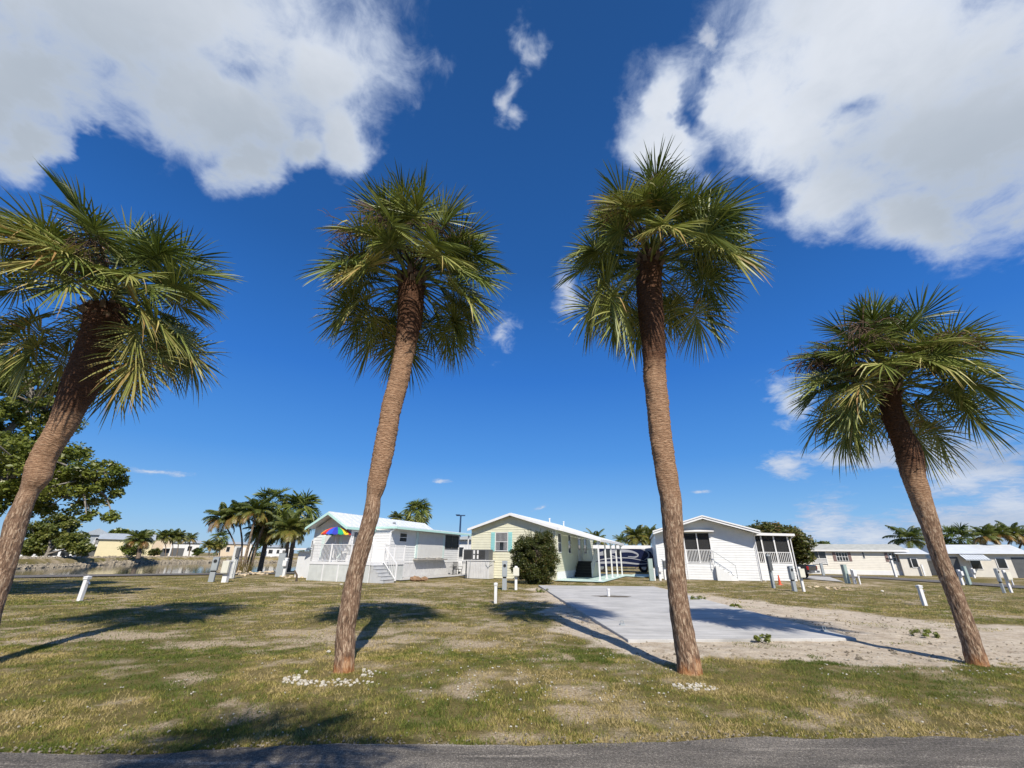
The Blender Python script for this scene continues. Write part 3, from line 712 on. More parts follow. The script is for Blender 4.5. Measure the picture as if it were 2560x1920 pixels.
def trunk_mesh(mb_name, pts, rs, mat, root, off, rough=0.012, n=40, ring=21.0, seed=0, rings_from=2.4, uvtop=None):
    rng = np.random.default_rng(seed); V = []; UVv = []; m = len(pts); e = None; L = 0
    ln = [0]
    for i in range(1, m): ln.append(ln[-1]+(pts[i]-pts[i-1]).length)
    ang = np.arange(n)*2*math.pi/n
    for i, p in enumerate(pts):
        a = (pts[min(i+1, m-1)]-pts[max(i-1, 0)]).normalized()
        if e is None: e = a.cross(Vector((0, 1, 0))).normalized()
        e = (e-a*e.dot(a)).normalized(); f = a.cross(e); v = ln[i]
        disp = (fbm(ang*2.2+seed*3, np.full(n, v*5.0+seed), 3)-0.5)*rough*2.2
        ph = (v*ring+0.9*vnoise(ang*1.3+seed, np.full(n, v*3.0))) % 1.0
        k = min(1.0, max(0.0, (v-rings_from)/1.2))
        disp = disp+(ph-0.5)*0.017*k+(vnoise(ang*6+seed, np.full(n, v*9.0))-0.5)*0.012
        r = rs[i]+disp
        for q in range(n):
            V.append(tuple(p+(e*math.cos(ang[q])+f*math.sin(ang[q]))*float(r[q])-Vector(off)))
    F = [(i*n+k, i*n+(k+1) % n, (i+1)*n+(k+1) % n, (i+1)*n+k) for i in range(m-1) for k in range(n)]
    me = bpy.data.meshes.new(mb_name); me.from_pydata(V, [], F+[tuple((m-1)*n+k for k in range(n))]); me.materials.append(mat)
    uvl = me.uv_layers.new(name='UVMap'); co = np.zeros((len(me.loops), 2), np.float32); li = 0
    circ = 2*math.pi*0.2
    for i in range(m-1):
        for k in range(n):
            for (ii, kk) in ((i, k), (i, k+1), (i+1, k+1), (i+1, k)):
                co[li] = (kk/n*circ, ln[ii]); li += 1
    uvl.data.foreach_set('uv', co.ravel()); me.polygons.foreach_set('use_smooth', [True]*len(me.polygons)); me.update()
    o = bpy.data.objects.new(mb_name, me); C.objects.link(o); o.parent = root
    return o, ln

def seed_stalk(mb, o, d, L, rng, n=26, w=0.004):
    d = Vector(d).normalized(); p = Vector(o); main = [p.copy()]
    for i in range(6):
        d = (d-UP*0.16).normalized(); p = p+d*(L/6); main.append(p.copy())
    mb.tube(main, [0.016-0.0018*i for i in range(7)], 5, 0, False)
    for i in range(n):
        k = rng.uniform(1.2, 6); a = main[int(min(5, k))].lerp(main[int(min(5, k))+1], k-int(min(5, k)) if k < 6 else 1)
        dd = (d+Vector((rng.gauss(0, 0.8), rng.gauss(0, 0.8), rng.gauss(0.0, 0.6)))).normalized(); l2 = L*rng.uniform(0.22, 0.45); pts = [a]
        for j in range(3):
            dd = (dd-UP*0.28+Vector((rng.gauss(0, 0.18), rng.gauss(0, 0.18), 0))).normalized(); pts.append(pts[-1]+dd*l2/3)
        mb.tube(pts, [w*1.3, w, w*0.8, w*0.5], 3, 0, False)
        for j in range(4):
            q = pts[1].lerp(pts[3], rng.random()); d3 = (dd+Vector((rng.gauss(0, 0.9), rng.gauss(0, 0.9), rng.gauss(0, 0.9)))).normalized()
            mb.tube([q, q+d3*l2*0.2, q+d3*l2*0.35-UP*l2*0.08], w*0.6, 3, 0, False)

def sabal(label, base_px, path_px, dark_from, seed, nf=94, R=0.90, pet=1.0, stalks=4, group='sabal palms in the verge row', yellow=0.0, apex_up=0.14, lop=(0, 0), ystep=0.0, patches=True):
    rng = random.Random(seed); b = G(*base_px); Y = b.y
    root = thing('sabal_palm', label, 'palm tree', (b.x, b.y, 0), group=group)
    pts = []; rs = []
    zb = None
    for i, (u, v, hw) in enumerate(path_px):
        p = PY(u, v, Y); p.y += 0.0
        dep = (p-Vector((0, 0, CAMH))).dot(_f)
        pts.append(p); rs.append(hw*dep/FPX)
    pts[0].z = -0.08
    px = path_px
    for i in range(len(px)):
        i0, i1 = max(i-1, 0), min(i+1, len(px)-1); du, dv = px[i1][0]-px[i0][0], px[i1][1]-px[i0][1]
        rs[i] *= abs(dv)/math.hypot(du, dv)*0.97/math.sqrt(1+((px[i][0]-1280)/FPX)**2)
    P, Rr = smooth_path(pts, rs, 0.028)
    Ltot = sum((P[i]-P[i-1]).length for i in range(1, len(P)))
    vdark = None; acc = 0; zd = PY(path_px[0][0], dark_from, Y).z
    for i in range(1, len(P)):
        acc += (P[i]-P[i-1]).length
        if P[i].z >= zd and vdark is None: vdark = acc
    vdark = vdark or Ltot-1
    mat = trunk_mat('sabal_trunk_%d' % seed, 0, 0, 2.6, vdark, Ltot)
    trunk, ln = trunk_mesh('trunk', P, Rr, mat, root, b, seed=seed)
    # fibrous stubs of old leaf stalks under the crown
    top = P[-1]; ax = (P[-1]-P[-20]).normalized(); mb = MB()
    k0 = max(0, int(np.searchsorted(ln, vdark-0.2))-1); mb.tube([q_ for q_ in P[k0::4]], [r_-0.008 for r_ in Rr[k0::4]], 20, 0)
    for i in range(650):
        k = int(len(P)*0+np.searchsorted(ln, vdark-0.1+(Ltot-vdark+0.1)*rng.random()**0.75)); k = min(k, len(P)-2)
        c = P[k]; a = (P[k+1]-P[k-1]).normalized(); e = a.cross(Vector((0, 1, 0))).normalized(); f = a.cross(e); an = rng.uniform(0, 6.283)
        n = e*math.cos(an)+f*math.sin(an); t = a.cross(n)
        s0 = c+n*(Rr[k]-0.03); wd = rng.uniform(0.012, 0.04); l = rng.uniform(0.02, 0.065); dv = (a*rng.uniform(-0.2, 0.9)+n*rng.uniform(0.12, 0.5)+t*rng.gauss(0, 0.7)).normalized()
        e_ = s0+dv*(l+0.018)
        mb.add([s0-t*wd, s0+t*wd, e_+t*wd*0.4, e_-t*wd*0.4+n*0.004], [(0, 1, 2, 3)], 0)
    nb = 26
    for i in range(nb):
        an = i*2.4; a = ax; e = a.cross(Vector((0, 1, 0))).normalized(); f = a.cross(e); n = e*math.cos(an)+f*math.sin(an); t = a.cross(n)
        s0 = top-a*(0.46-0.015*i)+n*(Rr[-1]*0.66); l = rng.uniform(0.18, 0.30); d1 = (a*0.8+n*0.55).normalized()
        w = rng.uniform(0.045, 0.075)
        mb.add([s0-t*w, s0+t*w, s0+d1*l+t*w*0.6, s0+d1*l-t*w*0.6, s0-t*w+n*0.03, s0+t*w+n*0.03, s0+d1*l+t*w*0.6+n*0.025, s0+d1*l-t*w*0.6+n*0.025], [(0, 1, 2, 3), (4, 7, 6, 5), (0, 4, 5, 1), (1, 5, 6, 2), (2, 6, 7, 3), (3, 7, 4, 0)], 1)
    mb.build('leaf_bases', [paint('dark_palm_fibre', (0.095, 0.050, 0.029), 0.95, 0.45, 0, 14), paint('old_leaf_boot', (0.15, 0.105, 0.070), 0.9, 0.35, 0, 10)], root, off=b)
    mb = MB(); apex = top+ax*apex_up
    for k in range(nf):
        q = (k+0.5)/nf
        az = k*2.39996+rng.gauss(0, 0.28); el = math.asin(max(-1, 0.985-1.60*q))+rng.gauss(0, 0.20)
        bend = 0.12+0.36*q+rng.uniform(-0.1, 0.15)
        if el < -0.2: bend *= 0.7
        if -math.sin(az) > 0.45 and el < 0.0: el = rng.uniform(-0.05, 0.7); bend = 0.42
        if rng.random() < 0.10: continue
        azv = Vector((math.cos(az), math.sin(az), 0))
        o = apex+ax*(0.18*(1-q))-ax*(0.52*q)+azv*(0.04+0.10*q)
        t = 0.22+0.34*q+rng.gauss(0, 0.10)+yellow*(q > 0.6)
        if rng.random() < 0.12: t += 0.22
        sc = rng.uniform(0.80, 1.12)*(0.96+0.02*q)
        fan_frond(mb, o, az, el, pet*sc*(0.85+0.2*min(1, q*2.2)), R*sc, rng, 52, min(0.95, max(0.05, t)), bend, rng.gauss(0, 0.5), fray=1.0+0.8*q)
    mb.build('crown', FROND, root, off=b)
    if stalks:
        ms = MB()
        for i in range(stalks):
            az = -1.57+(i-(stalks-1)/2)*0.85+rng.gauss(0, 0.2)
            seed_stalk(ms, apex+Vector((0, 0, 0.05)), (math.cos(az), math.sin(az), rng.uniform(0.5, 1.3)), rng.uniform(1.2, 1.7), rng, 60, 0.007)
        ms.build('seed_stalks', STALK, root, off=b)
    return root
def cpx(lst): return [((a+b)/2, v, (b-a)/2) for (v, a, b) in lst]
sabal('sabal palm with white shells scattered round its rusty foot', (859, 1678),
      cpx([(1678, 832, 890), (1640, 836, 889), (1570, 840, 890), (1521, 860-12, 912-12), (1434, 881-16, 927-16), (1347, 900-10, 944-10), (1280, 908, 951), (1243, 915, 953), (1208, 918, 968), (1130, 931, 986), (1043, 949, 1001), (1000, 957, 1010), (950, 971, 1024), (867, 986, 1040), (800, 992, 1056), (730, 994, 1062), (690, 998, 1064)]), 862, 21, stalks=4)
sabal('tallest sabal palm with a straight trunk, standing before the concrete pad', (1724, 1682),
      cpx([(1682, 1688, 1762), (1660, 1690, 1756), (1600, 1683, 1740), (1498, 1670, 1722), (1379, 1661, 1711), (1260, 1650, 1705), (1200, 1640, 1697), (1100, 1624, 1682), (1000, 1614, 1672), (950, 1608, 1667), (860, 1604, 1664), (784, 1594, 1660), (730, 1590, 1655), (665, 1592, 1656), (640, 1594, 1658)]), 925, 32, R=0.98, pet=1.08, stalks=3)
sabal('leaning sabal palm with many brown seed stalks, rightmost of the row', (2446, 1663),
      cpx([(1663, 2410, 2482), (1640, 2405, 2472), (1557, 2383, 2442), (1476, 2355, 2411), (1392, 2324, 2375), (1280, 2283, 2344), (1200, 2252, 2321), (1150, 2236, 2315), (1119, 2228, 2308), (1056, 2204, 2270), (1018, 2199, 2256), (975, 2192, 2254), (945, 2186, 2248)]), 1185, 43, R=0.88, pet=0.96, stalks=9)
sabal('stout sabal palm leaning in at the left edge, yellowing lower fronds', (-70, 1674),
      cpx([(1674, -120, -26), (1600, -97, -5), (1500, -62, 22), (1450, -40, 38), (1356, -6, 62), (1302, 8, 78), (1230, 42, 103), (1194, 50, 136), (1139, 66, 155), (1067, 108, 200), (1024, 124, 222), (958, 145, 265), (886, 176, 290), (820, 200, 318), (775, 206, 322)]), 1035, 54, R=1.0, pet=1.14, stalks=2, apex_up=0.52, yellow=0.08)
# the palm behind the viewer whose crown shades the road edge
def rear_palm():
    global G_, PY_
    rng = random.Random(9); b = Vector((-0.45, -2.35, 0))
    root = thing('sabal_palm', 'sabal palm standing behind the viewer, its crown shading the road edge', 'palm tree', b)
    P, Rr = smooth_path([b+Vector((0, 0, -0.05)), b+Vector((0.02, 0, 2.5)), b+Vector((0.0, 0.05, 6.0))], [0.25, 0.2, 0.21], 0.05)
    trunk_mesh('trunk', P, Rr, bpy.data.materials['sabal_trunk_21'], root, b, seed=3)
    mb = MB()
    for k in range(46):
        q = (k+0.5)/46; az = k*2.39996; el = rad(84-115*q)
        fan_frond(mb, b+Vector((0, 0, 6.2-0.3*q)), az, el, 0.9, 0.85, rng, 30, 0.4, 0.4+0.6*q, rng.gauss(0, 0.3))
    mb.build('crown', FROND, root, off=b)
rear_palm()

def pinnate_frond(mb, o, az, el, L, rng, nl=22, tint=0.4, bend=1.2, droop=0.5, lw=0.085, ll=0.55, t_r=0.02):
    hz = Vector((math.cos(az), math.sin(az), 0)); e = el; p = Vector(o); pts = [p.copy()]; ds = []; ns = 9
    for i in range(ns):
        e -= bend*(0.4+1.2*i/ns)/ns; d = hz*math.cos(e)+UP*math.sin(e); ds.append(d); p = p+d*(L/ns); pts.append(p.copy())
    mb.tube(pts, [t_r*(1-0.8*i/ns) for i in range(ns+1)], 4, 0, False, t=min(1, tint+0.2))
    side = hz.cross(UP)
    for i in range(nl):
        s = 0.16+0.84*(i+0.5)/nl; k = min(ns-1, int(s*ns)); c = pts[k].lerp(pts[k+1], s*ns-k); d = ds[k]
        l = L*ll*(0.55+0.9*s-1.25*s*s)*rng.uniform(0.85, 1.1)+0.03
        for sg in (-1, 1):
            dd = (d*0.62+side*sg*0.8+UP*0.12).normalized(); tt = min(1, max(0, tint+rng.gauss(0, 0.1)))
            m1 = c+dd*l*0.5-UP*l*droop*0.18; m2 = c+dd*l*0.85-UP*l*droop
            wv = d*(lw*L*0.25)
            mb.add([c-wv*0.5, c+wv*0.5, m1+wv, m1-wv, m2], [(0, 1, 2, 3), (3, 2, 4)], 0, tt)

def small_palm(name, label, base, height, kind, seed, group=None, lean=(0, 0), spread=1.0, nf=None, rad_t=0.13, tint=0.4, trunk_m=None, dead=0.0):
    """a palm in the background: kind 'fan' (sabal) or 'feather' (coconut, areca, date)"""
    rng = random.Random(seed); root = thing(name, label, 'palm tree', base, group=group)
    tm = trunk_m or TRUNK_BG
    top = Vector((lean[0], lean[1], height)); mid = Vector((lean[0]*0.30, lean[1]*0.30, height*0.5))
    P, Rr = smooth_path([Vector((0, 0, -0.15)), mid, top], [rad_t*1.15, rad_t, rad_t*0.85], 0.25)
    mb = MB(); mb.tube(P, Rr, 9, 0); mb.build('trunk', tm, root, smooth=True)
    mb = MB()
    if kind == 'fan':
        nf = int((nf or 34)*1.5)
        for k in range(nf):
            q = (k+0.5)/nf; az = k*2.39996+rng.gauss(0, 0.2); el = rad(85-135*q)+rng.gauss(0, 0.1)
            fan_frond(mb, top+UP*(0.25-0.5*q), az, el, 0.95*spread*rng.uniform(0.85, 1.1), 0.95*spread*rng.uniform(0.85, 1.1), rng, 24, max(0, min(1, tint-0.12+0.35*q+rng.gauss(0, 0.1)+dead*(q > 0.7))), 0.4+0.7*q, rng.gauss(0, 0.4), segs=3, wid=0.095, fray=1.2)
        mb.build('crown', FROND, root)
    else:
        nf = int((nf or 16)*1.5)
        for k in range(nf):
            q = (k+0.5)/nf; az = k*2.39996+rng.gauss(0, 0.2); el = rad(80-85*q)+rng.gauss(0, 0.1)
            pinnate_frond(mb, top+UP*0.1, az, el, spread*rng.uniform(0.85, 1.1), rng, 24, max(0, min(1, tint-0.1+0.3*q+rng.gauss(0, 0.1)+dead*(q > 0.75))), 0.9+0.8*q, 0.55)
        mb.build('crown', LEAF_PALM2, root)
    return root
def tb():
    s = NT('background_palm_trunk'); o = s.obj(); n = s.noise(s.mapping(o, (8, 8, 14)), 1.0, 5, 0.7)
    c = s.ramp(n, [(0.35, (0.07, 0.052, 0.040)), (0.55, (0.20, 0.155, 0.115)), (0.7, (0.33, 0.275, 0.215))]); s.bump(n, 0.7, 0.03)
    return s.fin(c, 0.9, 0, 0.2)
TRUNK_BG = tb()

# ------------------------------------------------------------------ house-building helpers (local frame: x along the front, y to the back, z up)
def siding(mb, o, ex, w, z0, z1, xr=None, holes=(), lap=0.175, m=0, out=0.024):
    """lapped boards on a wall: every board leans out at its foot and drops a thin shadow line"""
    ex = Vector((ex[0], ex[1], 0)).normalized(); n = Vector((ex.y, -ex.x, 0)); o = Vector((o[0], o[1], 0)); z = z0
    def P(x, zz, k): return o+ex*x+n*k+Vector((0, 0, zz))
    while z < z1-0.01:
        zt = min(z+lap, z1)
        a0, b0 = xr(z) if xr else (0, w); a1, b1 = xr(zt) if xr else (0, w)
        if b1 <= a1: b1 = a1 = (a1+b1)/2
        segs = [(a0, b0, a1, b1)]
        for (hx0, hx1, hz0, hz1) in holes:
            if hz1 <= z+0.02 or hz0 >= zt-0.02: continue
            ns = []
            for (p0, q0, p1, q1) in segs:
                if hx1 <= min(p0, p1) or hx0 >= max(q0, q1): ns.append((p0, q0, p1, q1)); continue
                if hx0 > max(p0, p1): ns.append((p0, hx0, p1, hx0))
                if hx1 < min(q0, q1): ns.append((hx1, q0, hx1, q1))
            segs = ns
        for (p0, q0, p1, q1) in segs:
            mb.add([P(p0, z, out), P(q0, z, out), P(q1, zt, 0.002), P(p1, zt, 0.002), P(p0, z, 0.002), P(q0, z, 0.002)], [(0, 1, 2, 3), (4, 5, 1, 0)], m)
        z = zt
def wall_box(mb, o, ex, w, th, z0, z1, m=0, k=-0.004):
    """plain backing wall behind its boards"""
    ex = Vector((ex[0], ex[1], 0)).normalized(); n = Vector((ex.y, -ex.x, 0)); o = Vector((o[0], o[1], 0))
    a, b = o+n*k, o+ex*w+n*k; c, d = b-n*th, a-n*th
    vs = [(p.x, p.y, z) for z in (z0, z1) for p in (a, b, c, d)]
    mb.add(vs, [(3, 2, 1, 0), (4, 5, 6, 7), (0, 1, 5, 4), (1, 2, 6, 5), (2, 3, 7, 6), (3, 0, 4, 7)], m)
def window(root, o, ex, x0, x1, z0, z1, frame=None, pane=None, mull=1, rail=True, fw=0.05, name='window', proud=0.035, curtain=False):
    ex = Vector((ex[0], ex[1], 0)).normalized(); n = Vector((ex.y, -ex.x, 0)); o = Vector((o[0], o[1], 0))
    rz = math.atan2(ex.y, ex.x)
    def loc(mb):
        mb.v = [tuple(o+ex*x+n*(-y)+Vector((0, 0, z))) for x, y, z in mb.v]
        return mb
    mb = MB(); p = proud
    mb.box(x0-fw, x1+fw, -p, 0.02, z1, z1+fw); mb.box(x0-fw, x1+fw, -p-0.015, 0.02, z0-fw, z0); mb.box(x0-fw, x0, -p, 0.02, z0, z1); mb.box(x1, x1+fw, -p, 0.02, z0, z1)
    for i in range(1, mull):
        xm = x0+(x1-x0)*i/mull; mb.box(xm-0.02, xm+0.02, -p+0.005, 0.018, z0, z1)
    if rail: mb.box(x0, x1, -p+0.008, 0.017, (z0+z1)/2-0.02, (z0+z1)/2+0.02)
    f = loc(mb).build(name, frame or WHITE_TRIM, root)
    mb = MB(); mb.box(x0, x1, 0.0, 0.012, z0, z1); loc(mb).build('pane', pane or GLASS, f)
    return f
def gable_roof(mb, xl, xr, xm, ze, zr, y0, y1, t=0.10, m=0, zel=None):
    zel = ze if zel is None else zel
    mb.extrude([(xl, y0, zel), (xl, y0, zel-t), (xm, y0, zr-t), (xr, y0, ze-t), (xr, y0, ze), (xm, y0, zr)], (0, y1-y0, 0), m)
def gable_fascia(mb, xl, xr, xm, ze, zr, y, h=0.17, th=0.03, drop=0.03, m=0, zel=None):
    zel = ze if zel is None else zel
    for (a, za, b, zb) in ((xl, zel, xm, zr), (xm, zr, xr, ze)):
        mb.extrude([(a, y, za-drop-h), (b, y, zb-drop-h), (b, y, zb-drop), (a, y, za-drop)], (0, -th, 0), m)
def railing(mb, p, q, z0, z1, sp=0.11, post=1.5, m=0, bt=0.022, pt=0.07, slope=0.0):
    """slope lowers the far end of the rail"""
    p = Vector((p[0], p[1], 0)); q = Vector((q[0], q[1], 0)); L = (q-p).length; d = (q-p)/L
    def at(s, z): return p+d*s+Vector((0, 0, z-slope*s/L))
    mb.bar(at(0, z1), at(L, z1), 0.05, 0.04, m); mb.bar(at(0, z0+0.07), at(L, z0+0.07), 0.04, 0.04, m)
    n = max(1, int(round(L/post)))
    for i in range(n+1): mb.bar(at(L*i/n, z0-0.02), at(L*i/n, z1+0.04), pt, pt, m)
    k = int(L/sp)
    for i in range(1, k): mb.bar(at(L*i/k, z0+0.09), at(L*i/k, z1-0.02), bt, bt, m)

A1 = rad(-22)
# ---- the white house with mint trim
def house_mint():
    b = G(740+1075*460/2212, 1230+1052*460/2212)
    r = thing('mobile_home', 'white mobile home with mint roof trim, railed front deck and boarded window', 'house', (b.x, b.y, 0), A1)
    xl, xr, yw, L = -4.62, -1.5, -2.2, 10.0; ze, zr, xm = 3.22, 4.10, -3.03
    mb = MB()
    roofx = lambda z: (0, xr-xl) if z < ze-0.05 else ((xr-xl)*0.5*(z-ze+0.05)/(zr-ze), (xr-xl)*(1-0.5*(z-ze+0.05)/(zr-ze)))
    siding(mb, (xl, yw), (1, 0), xr-xl, 0.5, zr-0.12, roofx, [(1.0, 2.2, 1.3, 2.72)])
    siding(mb, (xr, yw), (0, 1), 0-yw, 0.5, ze, None, [(0.25, 1.55, 1.15, 2.95)])
    siding(mb, (xr, 0), (1, 0), -xr, 0.5, ze+0.1)
    siding(mb, (0, 0), (0, 1), L, 1.02, ze+0.12, None, [(1.1, 1.95, 2.45, 3.0), (7.6, 9.85, 2.08, 3.12)])
    wall_box(mb, (xl, yw+0.02), (1, 0), xr-xl, 0.1, 0, ze); wall_box(mb, (xr, yw), (0, 1), -yw, 0.1, 0, ze, k=-0.12); wall_box(mb, (xr, 0), (1, 0), -xr, 0.1, 0, ze+0.1, k=-0.01)
    wall_box(mb, (0, 0.02), (0, 1), L-0.02, 0.1, 0, ze+0.1, k=-0.03); wall_box(mb, (xl, L), (0, -1), L-yw, 0.1, 0, ze); wall_box(mb, (0, L), (-1, 0), -xl, 0.1, 0, ze)
    # corner boards
    mb.build('wall', WHITE, r)
    for (x, y) in ((xl, yw), (xr, yw), (0, 0), (0, L)):
        mb = MB(); mb.box(x-0.05, x+0.05, y-0.05, y+0.05, 0.0, ze); mb.build('corner_board', WHITE_TRIM, r)
    mb = MB(); wall = None
    for i in range(78):
        y = 0.06+i*0.1275; mb.box(-0.02, 0.012+0.006*((i*7) % 3), y, y+0.118, 0.02, 1.0)
    mb.box(-0.02, 0.035, 0.0, L, 1.0, 1.04)
    mb.build('skirting', SKIRT, r)
    mb = MB(); mb.box(0.03, 0.055, 1.1, 2.0, 0.08, 0.98); mb.box(0.055, 0.075, 1.95, 1.99, 0.4, 0.62); mb.build('access_door', SKIRT, r)
    mb = MB(); gable_roof(mb, xl-0.22, xr+0.24, xm, ze+0.02, zr+0.12, yw-0.75, L-1.2, 0.08); mb.box(xm-0.03, xm+0.03, yw-0.75, L-1.2, zr+0.10, zr+0.135)
    for i in range(20):
        y = yw-0.4+i*0.6
        mb.bar((xr+0.24, y, ze+0.035), (xm, y, zr+0.135), 0.035, 0.02)
    rf = mb.build('roof', WHITE_METAL, r)
    mb = MB(); mb.lathe([(0.09, 0), (0.09, 0.16), (0.16, 0.18), (0.02, 0.28)], (-2.3, 3.4, 3.72), 10); mb.build('vent_cap', GREY_METAL, rf)
    mb = MB(); gable_fascia(mb, xl-0.24, xr+0.26, xm, ze, zr+0.10, yw-0.76, 0.16, 0.03, 0.02); mb.box(xr+0.245, xr+0.28, yw-0.78, 0.3, ze-0.15, ze+0.0)
    mb.box(0.62, 0.66, -0.2, 12.4, 3.22, 3.36); mb.box(-1.2, 0.66, -0.235, -0.2, 3.24, 3.38); mb.build('fascia', MINT, r)
    mb = MB(); mb.box(xl-0.2, xr+0.2, yw-0.70, yw-0.02, ze-0.14, ze-0.12); mb.build('soffit', WHITE_TRIM, r) if False else None
    # patio roof over the long side
    mb = MB(); mb.extrude([(-1.45, -0.2, 3.62), (-1.45, -0.2, 3.52), (0.615, -0.2, 3.33), (0.615, -0.2, 3.41)], (0, 12.6, 0)); mb.build('patio_roof', WHITE_METAL, r)
    for y in (10.9, 12.3):
        mb = MB(); mb.box(0.45, 0.53, y-0.04, y+0.04, 0, 3.34); mb.bar((0.49, y, 2.95), (0.49, y+0.35, 3.3), 0.04); mb.build('porch_post', WHITE_TRIM, r)
    mb = MB(); mb.box(0.04, 0.12, -0.09, -0.02, 0.05, 3.1); mb.bar((0.06, -0.06, 3.05), (0.45, -0.1, 3.25), 0.09); mb.bar((0.06, -0.06, 0.06), (0.1, -0.5, 0.04), 0.08)
    mb.build('downspout', WHITE_TRIM, r)
    mb = MB(); railing(mb, (0.45, 10.1), (0.45, 12.3), 1.1, 2.0, 0.13); mb.box(-1.4, 0.4, 10.1, 12.3, 0.95, 1.06); mb.box(0.3, 0.36, 10.1, 12.3, 0.0, 0.95); mb.build('rear_porch', WHITE_TRIM, r)
    window(r, (0, 0), (0, 1), 1.1, 1.95, 2.45, 3.0)
    window(r, (0, 0), (0, 1), 7.6, 9.85, 2.08, 3.12, DGREY, GLASS, 2, False)
    # closed storm panel with its shutters and shelf
    mb = MB(); mb.box(0.02, 0.09, 3.45, 7.1, 1.32, 3.2); mb.build('storm_panel', paint('storm_panel_white', (0.62, 0.62, 0.60), 0.6, 0.04, 0.3), r)
    for y in (3.15, 7.12):
        mb = MB(); mb.box(0.02, 0.07, y, y+0.28, 1.32, 3.2)
        for i in range(16): mb.box(0.07, 0.082, y+0.03, y+0.25, 1.38+i*0.11, 1.44+i*0.11)
        mb.build('shutter', paint('pale_mint_shutter', (0.62, 0.74, 0.71), 0.5, 0.05), r)
    mb = MB(); mb.box(0.02, 0.42, 3.0, 7.45, 1.20, 1.28)
    for y in (4.6, 6.1): mb.box(0.1, 0.3, y, y+0.35, 1.28, 1.36)
    mb.build('window_shelf', paint('weathered_shelf', (0.35, 0.33, 0.30), 0.8, 0.15), r)
    # front: louvred window behind the umbrella, sliding door on the side
    mb = MB(); mb.box(xl+1.0, xl+2.2, yw-0.05, yw+0.02, 1.3, 2.72)
    mb.build('storm_panel', paint('storm_panel_white', (0.74, 0.74, 0.71)), r)
    for x in (xl+0.72, xl+2.24):
        mb = MB(); mb.box(x, x+0.25, yw-0.06, yw+0.02, 1.3, 2.72)
        for i in range(12): mb.box(x+0.03, x+0.22, yw-0.07, yw-0.06, 1.36+i*0.11, 1.42+i*0.11)
        mb.build('shutter', paint('pale_mint_shutter', (0.62, 0.74, 0.71)), r)
    f = window(r, (xr, yw), (0, 1), 0.25, 1.55, 1.15, 2.95, WHITE_TRIM, CURTAIN, 2, False, 0.06, 'sliding_door')
    mb = MB()
    for i in range(12): mb.box(xr+0.02, xr+0.026, yw+0.28+i*0.106, yw+0.33+i*0.106, 1.2, 2.92)
    mb.build('blinds', DGREY, f)
    # deck, rails, stair
    dx0, dx1, dy0, dz = -3.35, 1.45, -3.55, 1.12
    mb = MB(); mb.box(dx0, dx1, dy0, yw-0.03, dz-0.16, dz); mb.box(xr+0.03, dx1, yw-0.03, -0.06, dz-0.16, dz); d = mb.build('deck', WHITE_TRIM, r)
    mb = MB(); mb.box(dx0+0.04, dx1-0.04, dy0+0.03, dy0+0.06, 0.0, dz-0.16)
    for i in range(58):
        x = dx0+0.05+i*0.082
        mb.bar((x, dy0+0.02, 0.03), (min(dx1-0.05, x+0.0), dy0+0.02, dz-0.18), 0.012, 0.02)
    mb.box(dx1-0.08, dx1-0.05, dy0+0.06, -0.1, 0.0, dz-0.16)
    mb.build('lattice_skirt', LATTICE, d)
    for i in range(5):
        mb = MB(); x = dx0+(dx1-dx0)*i/4; mb.box(max(dx0, x-0.04), min(dx1, x+0.04), dy0-0.004, dy0+0.028, 0, dz-0.17); mb.build('skirt_trim', WHITE_TRIM, d)
    mb = MB(); railing(mb, (dx0+0.05, dy0+0.06), (dx1-0.05, dy0+0.06), dz, dz+1.0, 0.105, 1.6); railing(mb, (dx1-0.05, dy0+1.3), (dx1-0.05, -0.1), dz, dz+1.0, 0.105, 1.3); railing(mb, (dx0+0.05, dy0+0.06), (dx0+0.05, yw-0.1), dz, dz+1.0, 0.105, 1.3)
    mb.build('railing', WHITE_TRIM, d)
    mb = MB()
    for i in range(5):
        x0 = dx1+i*0.2; mb.box(x0, x0+0.225, dy0+0.1, dy0+1.15, 0.0, 0.03) if False else None
        mb.box(x0+0.002, x0+0.2, dy0+0.1, dy0+1.15, 0.0 if i == 4 else 0.001*i, dz-0.19*(i+1))
        mb.box(x0-0.0, x0+0.225, dy0+0.08, dy0+1.17, dz-0.19*(i+1), dz-0.19*(i+1)+0.03)
    mb.build('stair', STEP_GREY, d)
    mb = MB(); railing(mb, (dx1+0.02, dy0+1.2), (dx1+1.05, dy0+1.2), dz-0.02, dz+0.9, 0.12, 1.1, slope=1.0); mb.build('stair_rail', WHITE_TRIM, d)
    return r, b
HM, HMb = house_mint()
def hm(x, y, z=0):
    c, s_ = math.cos(A1), math.sin(A1); return (HMb.x+c*x-s_*y, HMb.y+s_*x+c*y, z)
